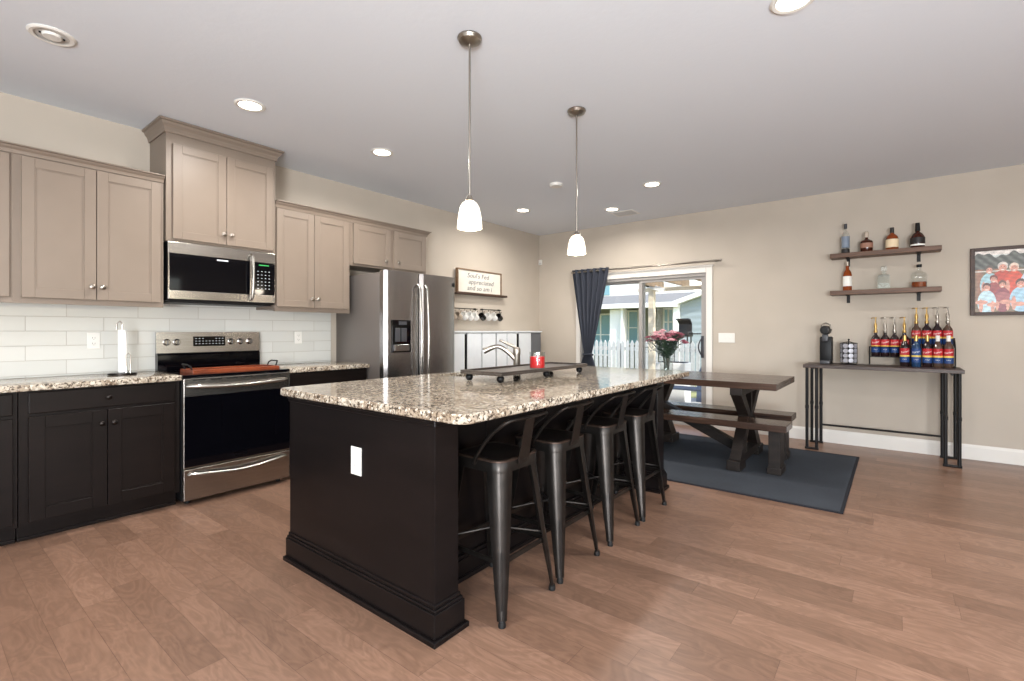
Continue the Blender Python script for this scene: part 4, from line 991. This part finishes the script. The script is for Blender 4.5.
# ------------------------------------------------------------------ framed family photo
def picture():
    y1, y0, z0, z1 = -.556, -1.395, 1.368, 2.004; x = XW-.001
    r = thing('framed_photo', (x, (y0+y1)/2, z0), 'brown framed group photo hanging on the wall at the right edge', 'picture')
    m = MB(); t = .032
    m.box(x-.025, x, y0, y0+t, z0, z1, .003).box(x-.025, x, y1-t, y1, z0, z1, .003).box(x-.025, x, y0+t, y1-t, z1-t, z1, .003).box(x-.025, x, y0+t, y1-t, z0, z0+t, .003)
    m.build('frame', 'frame_wood', r)
    a0, a1, c0, c1 = y0+t, y1-t, z0+t, z1-t; nx, nz = 220, 160
    me = bpy.data.meshes.new('photo_print'); off = wloc(r); vs = []; fs = []
    for j in range(nz+1):
        for i in range(nx+1): vs.append(Vector((x-.010, a1-(a1-a0)*i/nx, c0+(c1-c0)*j/nz))-off)
    for j in range(nz):
        for i in range(nx):
            k = j*(nx+1)+i; fs.append((k, k+1, k+nx+2, k+nx+1))
    me.from_pydata(vs, [], fs); rnd = random.Random(5)
    # people as (head u, head v, head r, shirt colour, body half-width, hair), u from left in units of print width, v from bottom
    def blob(u, v, cu, cv, ru, rv): return ((u-cu)/ru)**2+((v-cv)/rv)**2 < 1
    SK = (196,140,122)
    back = [(.128,.685,.034,(150,186,196),(90,80,72)), (.243,.72,.040,(172,60,44),(196,186,178)), (.338,.70,.037,(190,70,46),(206,186,170)), (.47,.68,.036,(186,196,206),(120,96,76)), (.60,.70,.037,(70,90,120),(80,60,48)), (.74,.69,.036,(196,204,212),(96,76,60)), (.87,.68,.036,(150,70,60),(70,60,52))]
    mid = [(.165,.53,.031,(140,58,58),(104,50,38)), (.24,.44,.030,(126,56,66),(96,64,52)), (.52,.50,.032,(60,56,64),(80,60,50)), (.68,.48,.032,(168,190,200),(90,66,54))]
    front = [(.105,.40,.034,(176,204,214),(80,46,40)), (.392,.44,.038,(150,186,206),(70,52,46)), (.60,.36,.034,(150,66,62),(80,58,48)), (.84,.38,.036,(176,200,210),(80,58,48))]
    def colour(u, v):
        c = (150,120,88) if v < .66 else (196,200,196)
        if v < .70: c = (120+20*math.sin(u*40),98,76)
        if .70 < v < .93+.03*math.sin(u*23)+.02*math.sin(u*61): g = 84+18*math.sin(u*70+v*50); c = (g,g+2,g-4)
        elif v >= .93: c = (214,206,200)
        if .655 < v < .675: c = (200,194,186)
        if v < .13: c = (112+30*math.sin(u*120)*math.cos(v*160), 92, 66)
        for grp in (back, mid, front):
            for hu, hv, hr, sh, hair in grp:
                if blob(u, v, hu, hv-.245, hr*2.4, .20): c = sh
                if blob(u, v, hu-hr*1.5, hv-.30, hr*.55, .11) or blob(u, v, hu+hr*1.5, hv-.32, hr*.5, .10): c = SK
                if blob(u, v, hu, hv+.02, hr*1.12, hr*1.75): c = hair
                if blob(u, v, hu, hv-.01, hr*.86, hr*1.45): c = SK
                if blob(u, v, hu, hv-.035, hr*.4, hr*.2): c = (226,214,206)
                if blob(u, v, hu-hr*.35, hv+.01, hr*.14, hr*.14) or blob(u, v, hu+hr*.35, hv+.01, hr*.14, hr*.14): c = (70,50,46)
            if grp is mid and blob(u, v, .24, .24, .07, .08): c = (150,84,84)
        if any(blob(u, v, a, .14+.02*math.sin(a*30), .055, .035) for a in (.06, .16, .27, .38, .50, .62, .76, .88)): c = SK
        k = 1+.16*(rnd.random()-.5)+.10*math.sin(u*57+v*31)*math.sin(v*73-u*20); c = tuple(max(0, min(255, q*k)) for q in c)
        return c
    ca = me.color_attributes.new('print_colours', 'BYTE_COLOR', 'CORNER')
    for p in me.polygons:
        i, j = p.index % nx, p.index // nx; c = lin(colour((i+.5)/nx, (j+.5)/nz))
        for li in p.loop_indices: ca.data[li].color = c
    mt = mat('photo_print', rough=.35); N, L, b = nodes(mt); at = N.new('ShaderNodeVertexColor'); at.layer_name = 'print_colours'; L.new(at.outputs[0], b.inputs['Base Color'])
    me.materials.append(mt); o = bpy.data.objects.new('photo_print', me); COL.objects.link(o); o.parent = r
    MB().box(x-.0095, x-.0005, a0, a1, c0, c1).build('backing_board', 'black_plastic', r)
picture()

# ------------------------------------------------------------------ curtain and rod
def curtain():
    r = thing('curtain_rod', (XW-.09, 2.75, 2.09), 'thin grey curtain rod above the sliding glass door', 'curtain rod')
    MB().tube([(XW-.09, 1.70, 2.092), (XW-.09, 3.79, 2.092)], .012, 12).build('rod', 'nickel', r, True)
    for yy in (1.685, 3.803): MB().ball((XW-.09, yy, 2.092), .017, 8).build('finial', 'nickel', r, True, 80)
    for yy in (1.76, 3.785): MB().tube([(XW-.001, yy, 2.10), (XW-.04, yy, 2.10), (XW-.09, yy, 2.100)], .006, 8).cyl((XW-.004, yy, 2.10), (XW-.0005, yy, 2.10), .02, n=14).build('bracket', 'nickel', r, True)
    r = thing('curtain', (XW-.09, 3.5, .03), 'charcoal grommet curtain gathered and tied beside the sliding door', 'curtain')
    NS, NZ = 120, 44; rings = []
    def spec(z):
        # centre, half width, fold depth by height
        if z > .88:
            t = (z-.88)/(2.128-.88); e = t**.92
            return 3.53*(1-e)+3.495*e, .060*(1-e)+.305*e, .024+.018*e
        t = (.88-z)/.85; e = math.sin(min(1, t*3.2)*PI/2)
        return 3.53, .060+.075*e, .024+.02*e
    zs = [.03+(2.128-.03)*k/NZ for k in range(NZ+1)]
    zs = sorted(set(zs+[.84, .86, .88, .90, .92]))
    m = MB(); grid = {}
    for side in (0, 1):
        for a, z in enumerate(zs):
            c, hw, dp = spec(z)
            for k in range(NS+1):
                s = k/NS; w = 2*PI*6*s; x = XW-.092+dp*math.sin(w)+.004*math.sin(3*w+z*4)
                grid[side, a, k] = m.bm.verts.new((x+(.0035 if side else 0), c+hw*(1-2*s)+.006*math.cos(w)*0, z))
    for a in range(len(zs)-1):
        for k in range(NS):
            m.bm.faces.new([grid[0,a,k], grid[0,a,k+1], grid[0,a+1,k+1], grid[0,a+1,k]]); m.bm.faces.new([grid[1,a+1,k], grid[1,a+1,k+1], grid[1,a,k+1], grid[1,a,k]])
    for a in range(len(zs)-1):
        for k in (0, NS): m.bm.faces.new([grid[0,a,k], grid[0,a+1,k], grid[1,a+1,k], grid[1,a,k]])
    for k in range(NS):
        for a in (0, len(zs)-1): m.bm.faces.new([grid[0,a,k], grid[0,a,k+1], grid[1,a,k+1], grid[1,a,k]])
    m.build('curtain_panel', 'curtain', r, True, 80)
    m = MB(); m.tube([(XW-.092+.045*math.cos(2*PI*k/24), 3.53+.075*math.sin(2*PI*k/24), .88+.006*math.sin(2*PI*k/12)) for k in range(25)], .014, 8); m.build('tie_band', 'curtain', r, True)
    for k in range(6):
        yy = 3.50+.305*(1-2*(k*2+.5)/12); m = MB(); m.lathe([(.016,-.003),(.021,-.003),(.021,.003),(.016,.003)], (XW-.09-.0, yy, 2.092), 16, 'y', cap=False); m.build('grommet', 'nickel', r, True)
curtain()

# ------------------------------------------------------------------ sign, picture ledge, mugs, white cabinet, sensor
def sign():
    r = thing('picture_ledge', (4.93, 4.42, 1.70), 'dark narrow wall ledge supporting the lettered sign', 'shelf')
    m = MB(); m.box(4.415, 5.44, 4.385, YW-.001, 1.70, 1.716, .002).box(4.415, 5.44, 4.380, 4.386, 1.70, 1.728, .002); m.build('ledge_board', 'frame_wood', r)
    r = thing('framed_sign', (4.89, 4.43, 1.7165), 'cream wooden-framed sign with grey lettering on the narrow ledge', 'sign')
    x0, x1, z0, z1 = 4.45, 5.335, 1.7165, 2.036; m = MB(); t = .016; y = 4.40
    m.box(x0, x0+t, y, y+.04, z0, z1).box(x1-t, x1, y, y+.04, z0, z1).box(x0+t, x1-t, y, y+.04, z1-t, z1).box(x0+t, x1-t, y, y+.04, z0, z0+t); m.build('frame', 'oak_frame', r)
    b_ = MB().box(x0+t, x1-t, y+.012, y+.02, z0+t, z1-t).build('board', 'cream', r)
    for i, (s, dx) in enumerate((("Soul's Fed", -.03), ('appreciated', .03), ('and so am i ♥', .0))):
        text_mesh(s.replace(' ♥', ''), .088, 'lettering', 'lettering', b_, lambda a, c, d, i=i, dx=dx: (4.89+dx+a*1.22+c*.2, y+.0112+d, z1-.082-i*.082+c), extrude=.0007)
sign()
def mug_rack(label, x0, x1, mats, mlabels, grp):
    r = thing('mug_rack', ((x0+x1)/2, YW-.02, 1.50), label, 'mug rack', 'black mug racks under the sign')
    m = MB(); m.box(x0, x1, YW-.03, YW-.022, 1.510, 1.522).box(x0+.03, x0+.05, YW-.03, YW-.0005, 1.505, 1.527).box(x1-.05, x1-.03, YW-.03, YW-.0005, 1.505, 1.527); m.build('rail', 'black_iron', r)
    n = len(mats); st = (x1-x0-.08)/(n-1)
    for k in range(n):
        hx = x0+.04+st*k
        MB().tube([(hx, YW-.031, 1.512), (hx, YW-.034, 1.485), (hx, YW-.05, 1.472), (hx, YW-.066, 1.480), (hx, YW-.066, 1.492)], .0035, 6).build('hook', 'black_iron', r, True)
        # mug hanging by its handle, tilted
        mm = thing('coffee_mug', (0,0,0), mlabels[k], 'mug', grp)
        R_ = .041; Hh = .092
        prof = [(0,0),(R_*.85,0),(R_,.006),(R_,Hh),(R_-.004,Hh),(R_-.004,.008),(0,.008)]
        MB().lathe(prof, (0,0,0), 24, cap=False).build('mug_body', mats[k], mm, True)
        MB().tube([(R_-.002,0,.018),(R_+.018,0,.018),(R_+.030,0,.035),(R_+.030,0,.058),(R_+.018,0,.075),(R_-.002,0,.075)], .0045, 8).build('mug_handle', mats[k], mm, True)
        # handle hangs on the hook: the mug's +x turned up, its mouth turned towards the room and sideways
        a = math.radians(58)
        mm.rotation_euler = (0, -a, math.radians(-90+62)) if False else (0, -a, math.radians(180))
        mm.location = (hx-.0, YW-.068, 1.407)
        mm.rotation_euler = (math.radians(0), math.radians(-62), math.radians(14))
        mm.location = (hx-.012, YW-.062, 1.392)
mug_rack('black mug rail under the sign, left one beside the refrigerator', 4.36, 4.86, ['ceramic_tan','ceramic_tan','ceramic_white','ceramic_white','ceramic_white'],
  ['tan mug hanging at the left end of the left mug rail', 'tan mug hanging second on the left mug rail', 'white mug hanging in the middle of the left mug rail', 'white mug hanging fourth on the left mug rail', 'white mug hanging at the right end of the left mug rail'], 'mugs on the left rail')
mug_rack('black mug rail under the sign, right one nearer the room corner', 4.92, 5.36, ['ceramic_black','ceramic_white','ceramic_white','ceramic_black'],
  ['black mug hanging at the left end of the right mug rail', 'white mug hanging second on the right mug rail', 'white mug hanging third on the right mug rail', 'black mug hanging at the right end of the right mug rail'], 'mugs on the right rail')

def white_cabinet():
    x0, x1, y0, z1 = 4.27, 6.175, 4.30, 1.222
    r = thing('white_panelled_cabinet', ((x0+x1)/2, YW, 0), 'low white panelled cabinet along the wall under the mug rails', 'cabinet')
    m = MB(); m.box(x0, x1, y0+.02, YW-.018, .06, z1-.02).box(x0+.02, x1-.02, y0+.05, YW-.03, 0, .06); m.build('cabinet_body', 'cab_white', r)
    MB().box(x0-.01, x1+.01, y0-.012, YW-.018, z1-.0195, z1, .003).build('cabinet_top', 'cab_white', r)
    for a, b_ in ((4.275,4.485),(4.515,5.095),(5.105,5.565),(5.605,5.915)):
        m = MB(); n = max(1, round((b_-a)/.24)); w = (b_-a)/n
        for k in range(n): m.box(a+w*k+.009, a+w*(k+1)-.009, y0, y0+.0195, .075, z1-.03, .003)
        d = m.build('panel_door', 'cab_white', r); MB().box(a, b_, y0+.0145, y0+.0192, .07, z1-.026).build('door_backing', 'cab_grey', d)
    for xx in (4.50, 5.585): MB().box(xx-.013, xx+.013, y0-.006, y0+.0195, .12, z1-.04, .002).build('bar_pull', 'black_iron', r)
    MB().box(5.925, 6.17, y0+.006, y0+.0198, .07, z1-.026).build('grey_side_panel', 'cab_grey', r, label='dark grey end section')  # end section in a darker grey than the doors
white_cabinet()
r = thing('motion_sensor', (6.30, 4.44, 2.26), 'small white motion sensor high in the corner of the room', 'sensor')
MB().box(6.315, 6.349, 4.40, 4.455, 2.27, 2.35, .008).build('sensor_body', 'white_plastic', r, True)
MB().ball((6.315, 4.42, 2.288), .018, 8).build('lens', 'dull_diffuser', r, True, 80)

# ------------------------------------------------------------------ ceiling fittings
def pendant(label, x, y, zb, ztop):
    r = thing('pendant_lamp', (x, y, zb), label, 'pendant lamp', 'pendant lamps over the island')
    MB().lathe([(0,H-.0005),(.062,H-.0005),(.064,H-.008),(.056,H-.022),(.030,H-.034),(.010,H-.038),(0,H-.038)], (x,y,0), 28).build('ceiling_canopy', 'nickel', r, True)
    MB().tube([(x,y,H-.037),(x,y,ztop+.02)], .0055, 10).build('stem', 'nickel', r, True)
    MB().lathe([(0,ztop+.028),(.012,ztop+.026),(.018,ztop+.012),(.026,ztop-.003),(0,ztop-.004)], (x,y,0), 20).build('socket_cup', 'nickel', r, True)
    h = ztop-zb
    prof = [(.022,ztop-.005),(.036,ztop-.012),(.050,ztop-.035),(.058,ztop-.07),(.063,ztop-.11),(.065,zb+.004),(.0645,zb),(.060,zb),(.058,zb+.004),(.054,ztop-.07),(.045,ztop-.036),(.030,ztop-.014)]
    MB().lathe(prof, (x,y,0), 32, cap=False).build('glass_shade', 'milk_glass', r, True)
    MB().ball((x,y,zb+.06), .026, 8).build('light_bulb', 'bulb', r, True)
    add_light('pendant_light', 'POINT', (x, y, zb-.01), (0,0,0), 5, color=(1,.88,.72), shadow_soft_size=.05)
pendant('nickel pendant lamp with white glass shade over the near end of the island', 1.836, 1.729, 1.752, 1.896)
pendant('nickel pendant lamp with white glass shade over the far end of the island', 2.897, 1.722, 1.750, 1.882)
def can(label, x, y, lit=True):
    r = thing('recessed_light', (x, y, H-.012), label, 'recessed ceiling light', 'recessed ceiling lights' if lit else None)
    MB().lathe([(.070,H-.0005),(.095,H-.0005),(.096,H-.004),(.086,H-.010),(.070,H-.008)], (x,y,0), 32, cap=False).build('trim_ring', 'white_plastic', r, True)
    if lit:
        MB().lathe([(0,H-.004),(.0695,H-.004),(.0695,H-.0005),(0,H-.0005)], (x,y,0), 28).build('diffuser', 'bulb', r)
        add_light('can_light', 'AREA', (x, y, H-.014), (0,0,0), CAN_POWER, .15, (1,.955,.90), spread=math.radians(165))
    else:
        MB().lathe([(0,H-.002),(.0695,H-.002),(.0695,H-.0005),(0,H-.0005)], (x,y,0), 28).build('baffle', 'dull_diffuser', r)
        MB().lathe([(0,H-.014),(.036,H-.014),(.042,H-.0025),(0,H-.0025)], (x,y,0), 24).build('eyeball', 'white_plastic', r, True)
        MB().box(x-.05, x-.042, y-.004, y+.004, H-.008, H-.0021).build('pivot', 'black_plastic', r); MB().box(x+.042, x+.05, y-.004, y+.004, H-.008, H-.0021).build('pivot', 'black_plastic', r)
cl = ['lit recessed ceiling light over the oven', 'lit recessed ceiling light in front of the refrigerator', 'lit recessed ceiling light nearest the far left corner of the room',
      'lit recessed ceiling light nearest the air vent by the sliding door', 'lit recessed ceiling light above the dining table', 'lit recessed ceiling light cut off by the top edge of the photo',
      'added recessed ceiling light above the dining side of the room, outside the frame', 'recessed ceiling light added to brighten the left kitchen aisle, over the frame', 'added recessed ceiling light farthest behind the camera', 'recessed ceiling light added to brighten the left floor, beyond the left edge', 'added recessed ceiling light behind the camera at right']
for (x, y), l in zip(CANS, cl): can(l, x, y)
r = can('round unlit eyeball ceiling fitting at the upper left of the photo', .494, 3.396, False)
r = thing('smoke_detector', (4.22, 2.754, H-.03), 'round white smoke detector on the ceiling behind the far pendant lamp', 'smoke detector')
MB().lathe([(0,H-.0005),(.07,H-.0005),(.07,H-.012),(.06,H-.028),(.0,H-.030)], (4.22,2.754,0), 28).build('detector_body', 'white_plastic', r, True)
r = thing('air_vent', (5.80, 2.73, H-.01), 'small rectangular ceiling air vent near the sliding door', 'air vent')
m = MB(); m.box(5.68, 5.93, 2.58, 2.60, H-.008, H-.0005).box(5.68, 5.93, 2.86, 2.88, H-.008, H-.0005).box(5.68, 5.70, 2.60, 2.86, H-.008, H-.0005).box(5.91, 5.93, 2.60, 2.86, H-.008, H-.0005); m.build('vent_frame', 'white_plastic', r)
m = MB()
for k in range(9): m.box(5.706+k*.0225, 5.718+k*.0225, 2.601, 2.859, H-.007, H-.002)
m.build('louvres', 'dull_diffuser', r); MB().box(5.70, 5.91, 2.60, 2.86, H-.0015, H-.0005).build('vent_opening', 'dark_grey', r)

# ------------------------------------------------------------------ outside the sliding door
def outside():
    struct(MB().box(6.51, 60, -25, 45, -.35, -.15).build('lawn', 'grass'))
    struct(MB().box(6.51, 9.6, -1, 6.5, -.149, -.08).build('patio_slab', 'concrete'))
    # picket fence
    r = thing('picket_fence', (11, 4.5, -.15), 'white wooden picket fence across the yard behind the patio', 'fence')
    m = MB(); y = -2.0; k = 0
    while y < 12:
        m.prism([(y,-.12),(y+.08,-.12),(y+.08,.93),(y+.04,1.0),(y,.93)], 'x', 11.0, 11.022); y += .12
    m.build('picket_panel', 'fence', r)
    for z in (.12, .75): MB().box(11.0225, 11.06, -2, 12, z, z+.085).build('fence_rail', 'fence', r)
    for yy in (-1.9, .5, 2.9, 5.3, 7.7, 10.1): MB().box(11.061, 11.15, yy, yy+.09, -.149, .92).build('fence_post', 'fence', r)
    # neighbouring house
    r = thing('neighbour_house', (18, 7, -.15), 'grey single-storey house with white trim beyond the fence', 'house')
    MB().box(17.6, 24, 7.2, 13, -.149, 2.2).build('wall', 'olive_siding', r)
    MB().box(16.05, 16.4, 7.63, 8.15, -.149, 2.0).build('porch_column', 'ext_white', r)
    MB().box(17.6, 24, 5.65, 7.199, -.149, 2.2).build('porch_wall', 'olive_siding', r)
    MB().box(16.0, 24, -.5, 5.57, -.149, 2.1).build('side_wing', 'siding', r)
    MB().box(15.9, 16.12, 5.58, 5.78, -.149, 2.12).build('porch_column', 'ext_white', r)
    MB().box(15.88, 16.10, 7.56, 7.64, -.149, 2.12).build('porch_column', 'ext_white', r)
    for nm, a, b_, c, d, x in (('window', 7.75, 8.45, .75, 1.95, 17.58), ('window', 6.40, 6.68, 1.10, 2.0, 17.58), ('window', 8.9, 9.7, .3, 1.85, 17.58)):
        w = MB().box(x-.05, x+.015, a-.07, b_+.07, c-.07, d+.07).build('window_surround', 'ext_white', r)
        MB().box(x-.06, x-.0505, a, b_, c, d).build('window_glass', 'teal_glass', w)
        m = MB(); m.box(x-.07, x-.0605, (a+b_)/2-.03, (a+b_)/2+.03, c, d); m.box(x-.069, x-.0605, a, b_, (c+d)/2-.02, (c+d)/2+.02); m.build('muntin', 'ext_white', w)
    MB().box(15.7, 16.0, 5.60, 13, 2.02, 2.18).build('fascia', 'ext_white', r)
    m = MB(); m.prism([(15.7,2.181),(24,2.181),(20,2.80)], 'y', 5.60, 13.2); m.build('roof', 'roof', r)
    # gable on the right wing, rising towards -y
    m = MB(); m.prism([(5.57,2.101),(-.8,2.101),(2.4,3.1)], 'x', 16.0, 24); m.build('gable_wall', 'siding', r)
    m = MB(); m.prism([(5.74,2.06),(5.74,2.20),(2.4,3.28),(2.4,3.14)], 'x', 15.75, 24); m.prism([(-.9,2.06),(-.9,2.20),(2.4,3.28),(2.4,3.14)], 'x', 15.75, 24); m.build('gable_roof', 'ext_white', r)
    r = thing('far_house', (30, 14, -.15), 'white two-storey house standing behind the grey house', 'house')
    MB().box(28, 36, 9, 24, -.149, 5.6).build('wall', 'ext_white', r)
    m = MB(); m.prism([(27.5,5.601),(36.5,5.601),(32,7.5)], 'y', 8.6, 24.4); m.build('roof', 'roof', r)
    for yy in (14.1, 18.5): w = MB().box(27.96, 27.999, yy, yy+1.3, 3.4, 4.9).build('window_surround', 'ext_white', r); MB().box(27.93, 27.9599, yy+.1, yy+1.2, 3.5, 4.8).build('window_glass', 'teal_glass', w)
    # pergola over the patio
    r = thing('pergola', (9, 3.2, -.08), 'pale wooden pergola with tan rafters over the patio', 'pergola')
    for yy in (3.68, -.4):
        p = MB().box(8.95, 9.05, yy-.055, yy+.055, -.0795, 1.975, .004).build('pergola_post', 'pale_wood', r)
        MB().obox((8.92, yy+.16, 2.13), (8.92, yy-.28, 1.98), .05, .08).build('corner_brace', 'ext_white', r)
    MB().box(8.97, 9.03, -.6, 3.95, 1.976, 2.05, .003).build('cross_beam', 'pale_wood', r)
    for k in range(9):
        yy = -.4+k*.5; MB().obox((6.55, yy, 2.16), (9.35, yy, 2.12), .045, .13).build('rafter', 'tan_wood', r)
    m = MB(); 
    for k in range(14): m.box(6.6+k*.2, 6.66+k*.2, -.6, 3.95, 2.235, 2.275)
    m.build('purlins', 'tan_wood', r)
    MB().ball((8.84, 3.70, 2.10), .045, 8).build('porch_lamp', 'black_iron', r, True, 80)
    # barbecue with open lid, planter, covered chair, low table
    r = thing('barbecue_grill', (12, 4.1, -.15), 'dark barbecue grill with raised lid standing behind the picket fence', 'grill')
    MB().box(11.85, 12.2, 3.93, 4.33, 1.08, 1.20, .02).build('grill_box', 'black_iron', r)
    m = MB(); m.prism([(12.2,1.20),(12.24,1.20),(12.26,1.40),(12.12,1.52),(11.98,1.53),(11.98,1.50),(12.10,1.48),(12.22,1.39)], 'y', 3.97, 4.29); m.build('grill_lid', 'black_iron', r)
    MB().box(11.9, 12.15, 3.72, 3.929, 1.14, 1.17, .004).build('side_shelf', 'black_iron', r)
    for xx in (11.89, 12.16):
        for yy in (3.97, 4.29): MB().tube([(xx,yy,-.1495),(xx,yy,1.085)], .018, 8).build('leg', 'black_iron', r)
    r = thing('planter_box', (8, 2.9, -.08), 'white rectangular planter box on the patio', 'planter')
    m = MB(); m.box(7.85, 8.15, 2.66, 3.14, -.079, .70, .01); m.build('planter_body', 'ext_white', r)
    MB().box(7.88, 8.12, 2.69, 3.11, .7005, .712).build('soil', 'dark_beam', r)
    r = thing('covered_patio_chair', (9.4, 2.45, -.08), 'blue-grey covered patio chair in front of the fence', 'patio chair')
    m = MB(); m.loft([[(9.1,2.65,-.079),(9.7,2.65,-.079),(9.7,3.5,-.079),(9.1,3.5,-.079)], [(9.12,2.68,.45),(9.68,2.68,.45),(9.68,3.47,.45),(9.12,3.47,.45)], [(9.30,2.95,.93),(9.66,2.95,.93),(9.66,3.30,.93),(9.30,3.30,.93)]])
    for v in m.bm.verts: v.co.y -= .62
    m.build('fabric_cover', 'patio_blue', r)
    r = thing('patio_bench', (7.5, 2.6, -.08), 'dark slatted patio bench just outside the glass door', 'patio bench')
    m = MB()
    for k in range(5): m.box(7.34+k*.075, 7.40+k*.075, 2.15, 3.30, .33, .355, .003)
    m.build('bench_slats', 'patio_blue', r)
    for xx in (7.36, 7.68):
        for yy in (2.22, 3.2): MB().box(xx-.02, xx+.02, yy-.02, yy+.02, -.0795, .3295).build('leg', 'black_iron', r)
outside()
